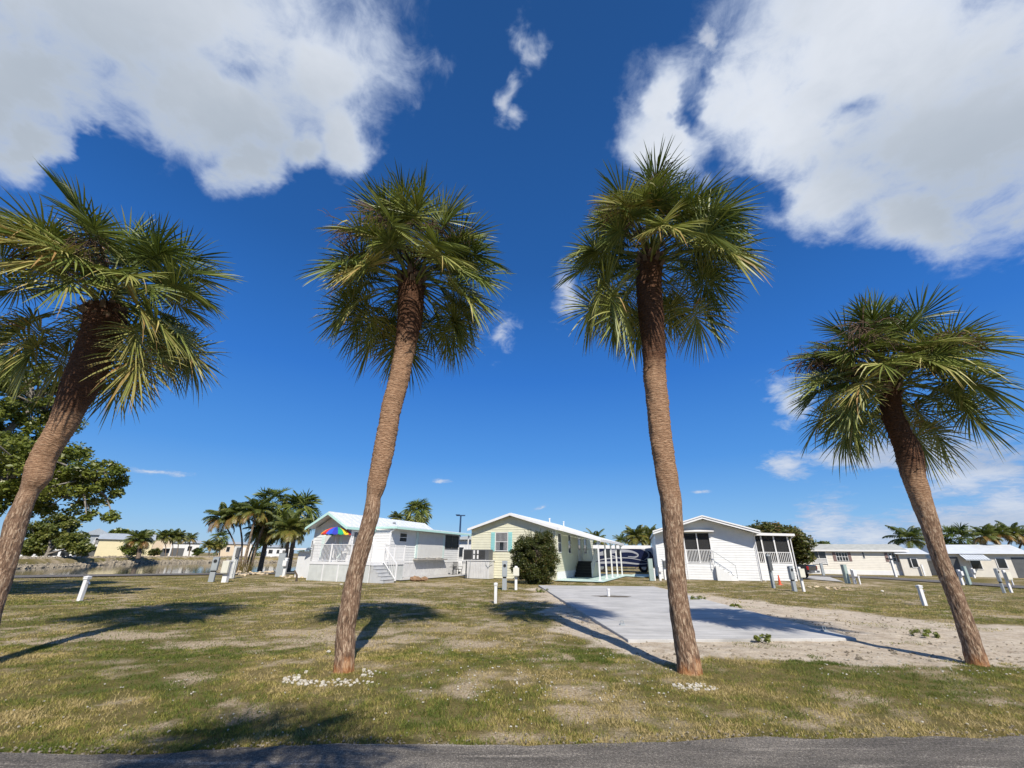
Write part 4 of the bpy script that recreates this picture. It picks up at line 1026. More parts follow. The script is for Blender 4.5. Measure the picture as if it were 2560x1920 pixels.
def parasol():
    p = hm(-2.25, -2.75, 1.12); t = thing('parasol', 'rainbow striped parasol open over the white deck', 'umbrella', p)
    mb = MB(); mb.tube([(0, 0, 0), (0, 0, 2.1)], 0.022, 8); mb.lathe([(0.22, 0), (0.22, 0.05), (0.05, 0.09)], (0, 0, 0), 14); mb.build('pole', WHITE_TRIM, t)
    mb = MB(); seq = [2, 4, 5, 1, 3, 0, 0, 1]; seq = [0, 1, 2, 3, 4, 5, 1, 2]; n = 16
    prof = [(0.02, 2.12), (0.36, 2.05), (0.70, 1.90), (0.95, 1.69), (0.96, 1.58)]
    off = -math.pi+0.46
    for k in range(n):
        a0, a1 = off+2*math.pi*k/n, off+2*math.pi*(k+1)/n; cols = 4
        vs = []
        for j, (rr, z) in enumerate(prof):
            for i in range(cols+1):
                a = a0+(a1-a0)*i/cols; sag = 1-0.035*math.sin(math.pi*i/cols)*min(1, j/2); zz = z
                if j == 4: zz = z+0.05*abs(math.cos(math.pi*i/cols))
                vs.append((rr*sag*math.cos(a), rr*sag*math.sin(a), zz))
        fs = [(j*(cols+1)+i, (j+1)*(cols+1)+i, (j+1)*(cols+1)+i+1, j*(cols+1)+i+1) for j in range(4) for i in range(cols)]
        mb.add(vs, fs, seq[k % 8])
    mb.build('canopy', UMB, t)
    mb = MB(); mb.lathe([(0.03, 2.08), (0.03, 2.18), (0.008, 2.22)], (0, 0, 0), 8); mb.build('finial', WHITE_TRIM, t)
parasol()
def chair(name, label, loc, rz, mat, group, s=1.0, rock=False):
    t = thing(name, label, 'chair', loc, rz, group)
    mb = MB(); mb.box(-0.26*s, 0.26*s, -0.25*s, 0.25*s, 0.42, 0.45)
    for i in range(5): mb.box(-0.25*s, 0.25*s, -0.24*s+i*0.1*s, -0.17*s+i*0.1*s, 0.45, 0.46)
    mb.build('seat', mat, t)
    mb = MB()
    for i in range(6): x = -0.22*s+i*0.088*s; mb.bar((x, 0.25*s, 0.45), (x, 0.40*s, 1.0), 0.035, 0.015)
    mb.bar((-0.26*s, 0.40*s, 1.0), (0.26*s, 0.40*s, 1.0), 0.05, 0.03); mb.build('backrest', mat, t)
    for sx in (-1, 1):
        for sy in (-1, 1):
            mb = MB(); mb.bar((sx*0.25*s, sy*0.24*s, 0.43), (sx*0.27*s, sy*0.28*s, 0.0), 0.035); mb.build('leg', mat, t)
        mb = MB(); mb.bar((sx*0.28*s, -0.28*s, 0.66), (sx*0.28*s, 0.30*s, 0.66), 0.05, 0.025); mb.bar((sx*0.28*s, -0.26*s, 0.43), (sx*0.28*s, -0.26*s, 0.66), 0.03); mb.build('armrest', mat, t)
    return t
chair('patio_chair', 'black slatted patio chair on the path beside the mint-trimmed home', hm(0.62, 8.9), A1+rad(60), BLACK, None)
def side_table(name, label, loc, mat):
    t = thing(name, label, 'table', loc)
    mb = MB(); mb.lathe([(0.3, 0.62), (0.31, 0.63), (0.31, 0.65)], (0, 0, 0), 16); mb.build('table_top', mat, t)
    mb = MB(); mb.tube([(0, 0, 0.05), (0, 0, 0.62)], 0.025, 8)
    for a in (0.3, 2.4, 4.5): mb.bar((0, 0, 0.1), (0.25*math.cos(a), 0.25*math.sin(a), 0.0), 0.03)
    mb.build('pedestal', mat, t)
side_table('side_table', 'black round side table beside the patio chair at the mint-trimmed home', hm(0.62, 8.1), BLACK)
for i, (x, lab) in enumerate(((-2.55, 'dark deck chair behind the railing, left of the parasol pole'), (-0.7, 'dark deck chair behind the railing, right of the parasol pole'))):
    chair('deck_chair', lab, hm(x, -2.75, 1.12), A1+rad(180 if i else 160), DGREY, 'chairs on the white deck')
side_table('deck_table', 'dark round table under the rainbow parasol', hm(-1.7, -2.62, 1.12), DGREY)
strip('patio', [hm(*p)[:2] for p in ((0.05, -0.6), (1.9, -1.0), (2.2, 8.0), (1.2, 12.6), (0.05, 12.4))], CONC, 0.05)

def shed_mint():
    p = hm(-5.35, -1.4); t = thing('shed', 'low white flat-roofed shed at the left end of the mint-trimmed home', 'shed', p, A1)
    mb = MB(); mb.box(-1.35, 0.9, 0, 2.2, 0, 1.72); mb.build('wall', WHITE, t)
    mb = MB(); mb.box(-1.5, 1.0, -0.35, 2.4, 1.80, 1.92); mb.build('roof', WHITE_TRIM, t)
    p = hm(-5.1, -1.0, 1.92); t = thing('air_conditioner', 'white air conditioner with dark louvre standing on the low shed roof', 'air conditioner', p, A1)
    mb = MB(); mb.box(-1.0, 0.65, 0, 0.8, 0.03, 0.58); b = mb.build('casing', WHITE_TRIM, t, bevel=0.02)
    mb = MB(); mb.box(-0.93, -0.55, -0.015, -0.002, 0.08, 0.52)
    for i in range(6): mb.box(-0.92, -0.56, -0.025, -0.015, 0.1+i*0.07, 0.12+i*0.07)
    mb.build('louvre', DGREY, b)
    mb = MB(); mb.bar((0.25, -0.03, 0.42), (0.6, -0.04, 0.02), 0.05); mb.build('pipe', DGREY, t)
shed_mint()

# ---- the yellow house with its carport
def house_yellow():
    b = G(1140+1110*500/2212, 1250+893*500/2212); w, L = 6.62, 13.0
    r = thing('mobile_home', 'pale yellow mobile home with aqua shutters and white carport', 'house', (b.x, b.y, 0), A1)
    ze, zr, xm = 3.42, 4.42, -3.34
    hs_ = (zr-ze)
    xr_ = lambda z: (0, w) if z < ze else ((w+xm)*(z-ze)/hs_, w+xm*(z-ze)/hs_) if z < zr else (w/2, w/2)
    mb = MB()
    siding(mb, (-w, 0), (1, 0), w, 0.05, zr-0.1, xr_, [(2.0, 2.94, 1.92, 3.13)])
    siding(mb, (0, 0), (0, 1), L, 0.55, ze, None, [(0.6, 1.45, 1.85, 3.1), (3.55, 4.3, 1.82, 3.12), (6.75, 7.75, 1.2, 3.1), (9.05, 10.0, 1.82, 3.0)])
    wall_box(mb, (-w, 0.02), (1, 0), w, 0.1, 0, ze, k=-0.03); wall_box(mb, (0, 0.14), (0, 1), L-0.14, 0.1, 0, ze, k=-0.03); wall_box(mb, (0, L), (-1, 0), w, 0.1, 0, ze); wall_box(mb, (-w, L), (0, -1), L, 0.1, 0, ze)
    mb.extrude([(-w, 0.05, ze), (0, 0.05, ze), (xm, 0.05, zr-0.05)], (0, 0.05, 0)); mb.build('wall', YELLOW, r)
    for x in (-w, 0):
        mb = MB(); mb.box(x-0.05, x+0.05, -0.045, 0.06, 0.0, ze); mb.build('corner_board', YELLOW, r)
    mb = MB(); mb.box(-0.02, 0.03, 0.06, L, 0.0, 0.55)
    for i in range(60): mb.box(0.03, 0.04, 0.1+i*0.21, 0.12+i*0.21, 0, 0.55)
    mb.build('skirting', WHITE_TRIM, r)
    mb = MB(); gable_roof(mb, -w-0.2, 0.22, xm, ze+0.06, zr+0.12, -0.42, L+0.3, 0.10)
    for i in range(22): y = -0.2+i*0.6; mb.bar((0.2, y, ze+0.075), (xm, y, zr+0.135), 0.035, 0.02)
    rf = mb.build('roof', WHITE_METAL, r)
    for (y, x) in ((3.0, -1.3), (6.5, -1.1)):
        mb = MB(); mb.tube([(x, y, 3.9), (x, y, 4.35)], 0.05, 8); mb.tube([(x, y, 4.3), (x, y, 4.37)], 0.075, 8); mb.build('vent_pipe', WHITE_TRIM, rf)
    mb = MB(); gable_fascia(mb, -w-0.22, 0.24, xm, ze+0.04, zr+0.10, -0.43, 0.17, 0.035, 0.0); mb.box(0.225, 0.26, -0.46, 0.3, ze-0.13, ze+0.03); mb.build('fascia', WHITE_TRIM, r)
    f = window(r, (-w, 0), (1, 0), 2.0, 2.94, 1.92, 3.13, WHITE_TRIM, GLASS, 1, True, 0.05)
    mb = MB()
    for i in range(9): mb.box(-w+2.05+i*0.1, -w+2.10+i*0.1, -0.012, -0.003, 1.95 if i in (0, 1, 2, 6, 7, 8) else 2.55, 3.1)
    mb.build('curtain', CURTAIN, f)
    for x in (-w+1.62, -w+3.02):
        mb = MB(); mb.box(x, x+0.3, -0.055, 0.01, 1.86, 3.2)
        for i in range(11): mb.box(x+0.03, x+0.27, -0.068, -0.055, 1.92+i*0.113, 1.98+i*0.113)
        mb.build('shutter', TEAL, r)
    for (a, c, z0, z1) in ((0.6, 1.45, 1.85, 3.1), (3.55, 4.3, 1.82, 3.12), (9.05, 10.0, 1.82, 3.0)): window(r, (0, 0), (0, 1), a, c, z0, z1)
    f = window(r, (0, 0), (0, 1), 6.75, 7.75, 1.2, 3.1, WHITE_TRIM, WHITE_TRIM, 1, False, 0.05, 'door')
    mb = MB(); mb.box(0.0, 0.014, 6.95, 7.55, 2.1, 2.9); mb.build('pane', GLASS, f)
    mb = MB(); mb.tube([(0.01, 6.85, 2.1), (0.08, 6.85, 2.1)], 0.03, 8); mb.build('handle', CHROME, f)
    # carport roof with five posts
    mb = MB(); mb.extrude([(0.27, 0.3, 3.44), (0.27, 0.3, 3.36), (3.15, 0.3, 2.60), (3.15, 0.3, 2.68)], (0, 11.0, 0))
    for i in range(18): y = 0.4+i*0.62; mb.bar((0.3, y, 3.455), (3.12, y, 2.70), 0.04, 0.02)
    cp = mb.build('carport_roof', WHITE_METAL, r)
    mb = MB(); mb.box(3.155, 3.22, 0.25, 11.35, 2.52, 2.69); mb.extrude([(0.27, 0.29, 3.30), (3.15, 0.29, 2.54), (3.15, 0.29, 2.69), (0.27, 0.29, 3.45)], (0, -0.03, 0)); mb.build('gutter', WHITE_TRIM, cp)
    for y in (0.5, 3.1, 5.6, 8.2, 10.8):
        mb = MB(); mb.box(2.88, 2.98, y-0.05, y+0.05, 0.08, 2.62); mb.box(2.8, 3.06, y-0.08, y+0.08, 0.02, 0.08)
        if y in (0.5, 5.6, 10.8): mb.bar((2.95, y, 2.36), (3.16, y-0.02, 2.54), 0.07)
        mb.build('post', WHITE_TRIM, r)
    # black stair up to the side door, with landing and rail
    mb = MB()
    for i in range(6): mb.box(0.08, 1.45, 4.9+i*0.27, 4.9+(i+1)*0.27 if i < 5 else 7.9, 0.02, 0.2*(i+1))
    st = mb.build('stair', BLACK, r)
    mb = MB(); siding(mb, (1.47, 5.0), (0, 1), 2.9, 0.05, 1.15, lambda z: (max(0, (z-0.1)*1.35), 2.9)); siding(mb, (0.05, 7.95), (1, 0), 1.4, 0.05, 1.2); mb.build('stair_siding', YELLOW, st)
    mb = MB(); railing(mb, (1.5, 6.45), (1.5, 7.9), 1.2, 2.15, 0.12, 1.4); railing(mb, (1.5, 6.4), (1.5, 4.85), 1.15, 2.1, 0.14, 1.5, slope=1.05); railing(mb, (0.1, 7.95), (1.45, 7.95), 1.2, 2.15, 0.12, 1.4); mb.build('stair_rail', WHITE_TRIM, st)
    return b
HYb = house_yellow()
def hy(x, y, z=0):
    c, s_ = math.cos(A1), math.sin(A1); return (HYb.x+c*x-s_*y, HYb.y+s_*x+c*y, z)
strip('patio', [hy(*p)[:2] for p in ((0.05, -0.9), (3.4, -0.9), (3.5, 13), (0.06, 13))], AQUA_SLAB, 0.055)
strip('patio', [hy(*p)[:2] for p in ((3.42, 9.0), (5.0, 8.0), (6.3, 14.5), (3.52, 14.5))], AQUA_SLAB, 0.05)
def ac_stand():
    p = hy(-6.45, -0.95); t = thing('equipment_stand', 'white boarded stand in front of the yellow home, carrying two cooling units', 'stand', p, A1)
    mb = MB(); mb.box(0, 1.75, 0.03, 0.85, 0.02, 1.2)
    for i in range(13): mb.box(0.02+i*0.133, 0.14+i*0.133, 0.0, 0.03, 0.03, 1.18)
    mb.build('boards', SKIRT, t)
    mb = MB(); mb.box(-0.05, 1.8, -0.05, 0.9, 1.2, 1.25); mb.build('top', WHITE_TRIM, t)
    for q in (-0.1,):
        mb = MB(); mb.box(q-0.02, q+0.06, -0.02, 0.06, 0, 1.2); mb.build('leg', DGREY, t)
    for i, (x0, lab) in enumerate(((-0.35, 'dark grey cooling unit, left of the two on the white stand'), (0.72, 'dark grey cooling unit, right of the two on the white stand'))):
        p2 = hy(-6.45+x0, -0.92, 1.25); u = thing('air_conditioner', lab, 'air conditioner', p2, A1, 'cooling units on the white stand')
        mb = MB(); mb.box(0, 0.98, 0, 0.72, 0.0, 0.72)
        c_ = mb.build('casing', DGREY, u, bevel=0.015)
        mb = MB()
        for k in range(22): mb.box(0.03+k*0.03, 0.042+k*0.03, -0.012, -0.002, 0.06, 0.66)
        mb.build('grille', BLACK, u)
        mb = MB(); xx = 0.80 if i == 0 else 0.03; mb.box(xx, xx+0.13, -0.02, -0.002, 0.42, 0.66); mb.box(xx, xx+0.13, -0.02, -0.002, 0.08, 0.34); mb.build('notice_plate', WHITE_TRIM, u)
        mb = MB(); mb.tube([(0.75, -0.02, 0.05), (0.8, -0.06, -0.3), (1.0, -0.08, -0.5), (1.15, -0.06, -0.2), (1.2, 0.3, -0.05)] if i else [(0.7, -0.02, 0.05), (0.62, -0.07, -0.2), (0.55, -0.07, -1.2)], 0.018, 6); mb.build('pipe', GREY_METAL, u)
ac_stand()

# ---- the white house with two screened porches
A3 = rad(-16)
def house_white():
    b = G(1600+1530*440/2212, 1260+972*440/2212); w, L = 7.1, 12.5
    r = thing('mobile_home', 'white mobile home with screened corner porch and side sunroom', 'house', (b.x, b.y, 0), A3)
    ze, zr, xm = 3.36, 4.45, -3.5; hs_ = zr-ze
    xr_ = lambda z: (0, w) if z < ze else ((w+xm)*(z-ze)/hs_, w+xm*(z-ze)/hs_) if z < zr else (w/2, w/2)
    px0, px1, pz0, pz1 = -4.95, -3.12, 1.2, 3.42
    mb = MB(); siding(mb, (-w, 0), (1, 0), w, 0.03, zr-0.12, xr_, [(w+px0, w+px1, pz0, pz1)])
    t = 0.1
    for (x0, x1, z0, z1) in ((-w, px0, 0, ze), (px1, 0, 0, ze), (px0, px1, 0, pz0-0.02)): mb.box(x0, x1, 0.004, t, z0, z1)
    mb.extrude([(-w, 0.03, ze), (0, 0.03, ze), (xm, 0.03, zr-0.05)], (0, 0.05, 0))
    wall_box(mb, (0, t), (0, 1), L-t, 0.1, 0, ze); wall_box(mb, (0, L), (-1, 0), w, 0.1, 0, ze); wall_box(mb, (-w, L), (0, -1), L-t, 0.1, 0, ze)
    # porch recess
    mb.box(px0-0.5, px1+0.5, t+0.01, 1.9, 1.08, 1.18); mb.box(px0-0.5, px1+0.5, 1.9, 2.0, 1.18, 3.4); mb.box(px0-0.6, px0-0.5, t+0.01, 2.0, 1.08, 3.4); mb.box(px1+0.5, px1+0.6, t+0.01, 2.0, 1.08, 3.4); mb.box(px0-0.6, px1+0.6, t+0.01, 2.0, 3.42, 3.5)
    mb.build('wall', WHITE, r)
    for (x0, x1) in ((-w-0.05, -w+0.05), (-0.05, 0.05), (px0-0.08, px0), (px1, px1+0.08)):
        mb = MB(); mb.box(x0, x1, -0.05, 0.055, 0.0, ze); mb.build('corner_board', WHITE_TRIM, r)
    mb = MB(); gable_roof(mb, -w-0.15, 0.3, xm, ze+0.1, zr+0.14, -0.85, L+0.3, 0.12); mb.build('roof', WHITE_METAL, r)
    mb = MB(); gable_fascia(mb, -w-0.17, 0.32, xm, ze+0.08, zr+0.12, -0.86, 0.2, 0.035, 0.0); gable_fascia(mb, -w-0.19, 0.34, xm, ze+0.14, zr+0.18, -0.9, 0.1, 0.05, 0.0); mb.box(0.31, 0.36, -0.9, L, ze-0.1, ze+0.09); mb.build('fascia', WHITE_TRIM, r)
    mb = MB(); mb.tube([(0.2, -0.6, 3.3), (0.06, -0.08, 3.1), (0.06, -0.08, 0.15), (0.2, -0.35, 0.05)], 0.04, 8); mb.build('downspout', WHITE_TRIM, r)
    mb = MB(); mb.extrude([(px0-0.2, -0.03, 3.66), (px0-0.2, -0.45, 3.50), (px0-0.2, -0.45, 3.44), (px0-0.2, -0.03, 3.58)], (px1-px0+0.55, 0, 0)); mb.build('awning', WHITE_TRIM, r)
    xm_ = (px0+px1)/2+0.02
    mb = MB(); mb.box(xm_-0.04, xm_+0.04, -0.02, 0.05, pz0, pz1); railing(mb, (px0+0.03, 0.02), (px1-0.03, 0.02), pz0-0.02, 2.12, 0.11, 3.0, bt=0.035); mb.box(px0, px1, -0.03, 0.05, pz0-0.06, pz0); s1 = mb.build('porch_rail', WHITE_TRIM, r)
    mb = MB(); mb.box(px0, px1, 0.06, 0.064, pz0, pz1); mb.build('insect_screen', SCREEN, s1)
    # steel handrail of the steps along the front
    mb = MB(); mb.tube([(px1+0.05, -0.45, 2.05), (px1+1.45, -0.45, 1.05), (px1+1.47, -0.45, 0.2)], 0.02, 6); mb.tube([(px1+0.05, -0.45, 1.25), (px1+1.45, -0.45, 0.22)], 0.015, 6); mb.tube([(px1+0.02, -0.03, 2.07), (px1+0.05, -0.45, 2.05), (px1+0.05, -0.45, 1.1)], 0.02, 6); mb.build('handrail', GREY_METAL, r)
    mb = MB()
    for i in range(5): mb.box(px1+0.1+i*0.28, px1+0.38+i*0.28, -0.43, -0.02, 0.0, 1.0-0.2*i)
    mb.build('stair', WHITE, r)
    # sunroom on the right side
    y0, sx1 = 1.0, 2.62
    mb = MB(); siding(mb, (0.06, y0), (1, 0), sx1-0.06, 0.03, 1.22); mb.box(0.06, sx1, y0+0.004, y0+0.08, 0, 1.22); wall_box(mb, (sx1, y0+0.08), (0, 1), 5.5, 0.08, 0, 1.22); wall_box(mb, (sx1, y0+5.6), (-1, 0), sx1-0.06, 0.08, 0, 3.1); mb.box(0.02, 0.055, y0, y0+5.5, 1.2, 3.1); mb.box(0.06, sx1-0.08, y0+0.1, y0+5.5, 1.1, 1.2); sr = mb.build('sunroom_wall', WHITE, r)
    mb = MB(); mb.extrude([(0.05, y0-0.3, 3.42), (0.05, y0-0.3, 3.22), (sx1+0.42, y0-0.3, 3.16), (sx1+0.42, y0-0.3, 3.32)], (0, 6.2, 0)); mb.build('sunroom_roof', WHITE_TRIM, r)
    mb = MB()
    for x in (0.12, 0.75, 1.62, sx1-0.05): mb.box(x-0.045, x+0.045, y0-0.02, y0+0.06, 1.22, 3.16)
    for y in (2.8, 4.6, 6.4): mb.box(sx1-0.07, sx1+0.02, y-0.04, y+0.04, 1.22, 3.16)
    railing(mb, (0.12, y0+0.01), (sx1-0.05, y0+0.01), 1.22, 2.0, 0.12, 4, bt=0.035); railing(mb, (sx1-0.02, y0+0.05), (sx1-0.02, 6.4), 1.22, 2.0, 0.12, 8, bt=0.035); fr = mb.build('sunroom_frame', WHITE_TRIM, r)
    mb = MB(); mb.box(0.1, sx1-0.06, y0+0.065, y0+0.069, 1.22, 3.16); mb.box(sx1-0.045, sx1-0.041, y0+0.07, 6.5, 1.22, 3.16); mb.build('insect_screen', SCREEN, fr)
    mb = MB(); mb.tube([(sx1+0.35, y0-0.2, 3.15), (sx1+0.12, y0-0.05, 2.95), (sx1+0.1, y0-0.05, 0.1)], 0.04, 8); mb.build('downspout', WHITE_TRIM, r)
    return b
HWb = house_white()

# ---- the long beige house at the right
def house_beige():
    b = G(1940+345*620/2212, 1280+550*620/2212); w, L = 8.9, 4.2; a = rad(-19.5)
    r = thing('mobile_home', 'long beige mobile home with mauve shutters and aged grey roof', 'house', (b.x, b.y, 0), a)
    mb = MB(); siding(mb, (-2.5, 0), (1, 0), w+2.5, 0.42, 2.45, None, [(2.6, 4.0, 0.98, 2.32), (5.0, 6.05, 1.38, 2.22), (7.5, 7.66, 1.7, 2.3), (9.88, 10.44, 1.4, 2.18)], 0.17); siding(mb, (w, 0), (0, 1), L, 0.42, 2.45, None, (), 0.17)
    mb.box(-2.5, w-0.01, 0.02, 0.08, 0, 2.45); mb.box(w-0.1, w-0.005, 0.08, L, 0, 2.45); mb.box(-2.5, w-0.1, L-0.1, L, 0, 2.45); mb.box(-2.5, -2.4, 0.08, L-0.1, 0, 2.45); mb.build('wall', BEIGE, r)
    mb = MB(); mb.box(-2.55, w+0.03, -0.035, -0.0, 0.0, 0.42); mb.box(w, w+0.03, 0, L, 0, 0.42); mb.build('skirting', WHITE_TRIM, r)
    mb = MB(); mb.extrude([(-2.7, -0.35, 2.52), (-2.7, L+0.3, 2.52), (-2.7, L/2+0.0, 3.18)], (w+2.9, 0, 0)); mb.extrude([(w+0.2, -0.35, 2.52), (w+0.2, 1.2, 2.52), (w+0.2, L/2, 3.18)], (0.01, 0, 0)); mb.build('roof', ROOF_GREY, r)
    mb = MB(); mb.box(-2.75, w+0.25, -0.40, -0.35, 2.36, 2.53); mb.box(-2.7, w+0.2, -0.35, -0.02, 2.45, 2.5); mb.build('fascia', WHITE_TRIM, r)
    f = window(r, (0, 0), (1, 0), 0.12, 1.5, 1.62, 2.34, WHITE_TRIM, GLASS, 2, False, 0.06)
    mb = MB(); mb.box(0.1, 1.52, -0.02, 0.01, 0.98, 1.56); railing(mb, (0.12, -0.05), (1.5, -0.05), 0.98, 1.58, 0.09, 2, bt=0.03); mb.build('porch_rail', WHITE_TRIM, r)
    for (x0, x1) in ((2.52, 3.0), (3.06, 3.55)): window(r, (0, 0), (1, 0), x0, x1, 1.38, 2.22, WHITE_TRIM, GLASS, 2, True, 0.04)
    window(r, (0, 0), (1, 0), 7.38, 7.94, 1.4, 2.18, WHITE_TRIM, GLASS, 2, True, 0.04); window(r, (0, 0), (1, 0), 5.0, 5.16, 1.7, 2.3, WHITE_TRIM, GLASS, 1, True, 0.03)
    for x in (2.17, 3.62, 7.0, 8.02):
        mb = MB(); mb.box(x, x+0.28, -0.05, 0.0, 1.34, 2.27)
        for i in range(8): mb.box(x+0.03, x+0.25, -0.062, -0.05, 1.4+i*0.105, 1.455+i*0.105)
        mb.build('shutter', MAUVE, r)
    mb = MB(); mb.box(w-0.06, w+0.06, -0.07, 0.0, 0, 2.45); mb.box(w+0.05, w+1.1, 0.3, 0.38, 0, 1.85); mb.box(w+1.02, w+1.12, 0.22, 0.3, 0, 1.95); mb.build('storage_lean_to', BEIGE, r)
house_beige()

# ---- simple homes farther off
def far_home(name, label, u0, u1, vb, ve, vr, wall, roof, zb=0.0, depth=6.0, turn=0.0, wins=(), kind='gable_side', group=None, cat='house', extra=None):
    a = G(u0, vb, zb); Y = a.y; c = PY(u1, vb, Y); dd = ray(u1, vb); ct, st_ = math.cos(turn), math.sin(turn); w = (a.y*dd.x-a.x*dd.y)/(ct*dd.y-st_*dd.x); h = PY((u0+u1)/2, ve, Y).z-zb; hr = PY((u0+u1)/2, vr, Y+depth*0.35).z-zb
    r = thing(name, label, cat, (a.x, a.y, zb), turn, group)
    mb = MB(); mb.box(0, w, 0, depth, -0.2, h); mb.build('wall', wall, r)
    mb = MB()
    if kind == 'gable_side': mb.extrude([(-0.3, -0.4, h-0.02), (-0.3, depth+0.4, h-0.02), (-0.3, depth/2, hr)], (w+0.6, 0, 0))
    elif kind == 'gable_front': mb.extrude([(-0.3, -0.4, h-0.05), (w+0.3, -0.4, h-0.05), (w/2, -0.4, hr)], (0, depth+0.8, 0))
    else: mb.box(-0.25, w+0.25, -0.5, depth+0.3, h, max(h+0.15, hr))
    mb.build('roof', roof, r)
    for (f0, f1, g0, g1, kd) in wins:
        mb = MB(); x0, x1, z0, z1 = f0*w, f1*w, g0*h, g1*h
        if kd == 'w':
            mb.box(x0-0.07, x1+0.07, -0.05, -0.004, z0-0.07, z1+0.07); f = mb.build('window', WHITE_TRIM, r)
            mb = MB(); mb.box(x0, x1, -0.06, -0.052, z0, z1); mb.build('pane', GLASS, f)
        elif kd == 'd': mb.box(x0, x1, -0.05, -0.004, 0, z1); mb.build('door', WHITE_TRIM, r)
        elif kd == 'o': mb.box(x0, x1, -0.03, -0.004, 0, z1); mb.build('carport_shade_panel', DGREY, r)  # solid dark panel; its colour stands in for shade inside the open bay
        elif kd == 'p': mb.box(x0, x1, -1.3, -1.15, 0, h); mb.build('post', WHITE_TRIM, r)
        elif kd == 'b':
            railing(mb, (x0, -1.0), (x1, -1.0), z0, z1, 0.18, 2.5, bt=0.05); mb.box(x0, x1, -1.05, -0.004, z0-0.15, z0); mb.build('balcony', WHITE_TRIM, r)
        elif kd == 'g': mb.box(x0, x1, -0.04, -0.004, z0, z1); mb.build('window', GLASS, r)
    if extra: extra(r, w, h)
    return r
ZB = 0.42
far_home('lakeside_home', 'white lakeside home with open verandah posts behind the sea grape', 38, 190, 1391.5, 1366, 1352, WHITE, ROOF_BLUE, ZB, 5, 0.6, [(0.05, 0.95, 0.1, 0.62, 'g'), (0.1, 0.14, 0, 1, 'p'), (0.3, 0.34, 0, 1, 'p'), (0.5, 0.54, 0, 1, 'p'), (0.7, 0.74, 0, 1, 'p'), (0.9, 0.94, 0, 1, 'p')])
far_home('lakeside_home', 'grey-gabled two-storey lakeside home with white balcony', 188, 258, 1391.5, 1336, 1321, GREY_METAL, ROOF_BLUE, ZB, 6, 0.7, [(0.45, 0.95, 0.5, 0.72, 'b'), (0.1, 0.9, 0.02, 0.38, 'o'), (0.5, 0.9, 0.55, 0.85, 'w')], 'gable_front')
far_home('lakeside_home', 'cream-walled lakeside home with a long blue-grey roof', 234, 372, 1392, 1348, 1333, CREAM, ROOF_BLUE, ZB, 6, 0.72, [(0.46, 0.52, 0.55, 0.9, 'w'), (0.56, 0.62, 0.1, 0.9, 'p'), (0.7, 0.82, 0.4, 0.8, 'w')])
far_home('lakeside_home', 'peach lakeside home with white balcony behind the slim palms', 374, 420, 1391, 1343, 1336, PEACH, ROOF_BLUE, ZB, 5, 0.7, [(0.6, 1.0, 0.45, 0.62, 'b'), (0.55, 0.95, 0.02, 0.4, 'o')])
far_home('lakeside_home', 'white lakeside home with dark carport behind three palms', 420, 492, 1390, 1357, 1350, WHITE, ROOF_BLUE, ZB, 5, 0.6, [(0.05, 0.5, 0.02, 0.6, 'o'), (0.6, 0.75, 0.4, 0.75, 'w'), (0.82, 0.96, 0.0, 0.7, 'd')])
far_home('lakeside_home', 'small peach lakeside home with white corner, left of the palm clump', 545, 628, 1389.5, 1360, 1354, PEACH, ROOF_BLUE, ZB, 5, 0.5, [(0.2, 0.3, 0.35, 0.75, 'w'), (0.62, 0.78, 0.0, 0.72, 'd'), (0.9, 0.94, 0, 1, 'p')])
far_home('lakeside_home', 'white lakeside home seen between the palm clump and the shed', 655, 722, 1392, 1368, 1362, WHITE, ROOF_BLUE, ZB, 5, 0.5, [(0.2, 0.35, 0.35, 0.75, 'w'), (0.5, 0.6, 0.35, 0.75, 'w'), (0.05, 0.1, 0, 1, 'p'), (0.72, 0.95, 0.02, 0.7, 'o')])
far_home('beige_annex', 'small beige home with white roof right of the long beige home', 2262, 2330, 1439, 1385, 1371, BEIGE, WHITE_METAL, 0, 5, -0.45, [(0.42, 0.62, 0.4, 0.78, 'w'), (0.3, 0.4, 0.38, 0.8, 'g')])
far_home('storage_shed', 'pale grey storage shed beside the fourth palm trunk', 2303, 2345, 1437.5, 1401, 1394, paint('pale_grey_shed', (0.52, 0.52, 0.51), 0.6), WHITE_METAL, 0, 2.5, -0.3, [(0.3, 0.45, 0.4, 0.7, 'g')], 'gable_front', cat='shed')
def awning(r, w, h):
    mb = MB(); mb.extrude([(w*0.18, -0.02, h*1.0), (w*0.18, -1.6, h*0.74), (w*0.18, -1.6, h*0.70), (w*0.18, -0.02, h*0.96)], (w*0.3, 0, 0))
    a = mb.build('awning', ROOF_BLUE, r); mb = MB(); z = lambda y: h*(1.0+0.26*(y+0.02)/1.58)
    for i in range(9): x = w*(0.185+i*0.033); mb.bar((x+0.05, -0.04, z(-0.04)+0.012), (x+0.05, -1.6, z(-1.6)+0.012), 0.14, 0.02)
    mb.build('awning_ribs', WHITE_METAL, a)
far_home('carport_home', 'beige home with broad white roof and striped awning at right edge', 2378, 2590, 1441, 1385, 1363, BEIGE, WHITE_METAL, 0, 7, -0.5, [(0.02, 0.16, 0.02, 0.85, 'o'), (0.3, 0.42, 0.35, 0.75, 'w'), (0.62, 0.72, 0.4, 0.8, 'w'), (0.8, 0.95, 0.0, 0.85, 'o')], extra=awning)
far_home('rear_home', 'white home glimpsed behind the porch of the mint-trimmed home', 1128, 1176, 1428, 1349, 1340, WHITE, ROOF_GREY, 0, 6, -0.38, [(0.35, 0.6, 0.45, 0.75, 'w')])

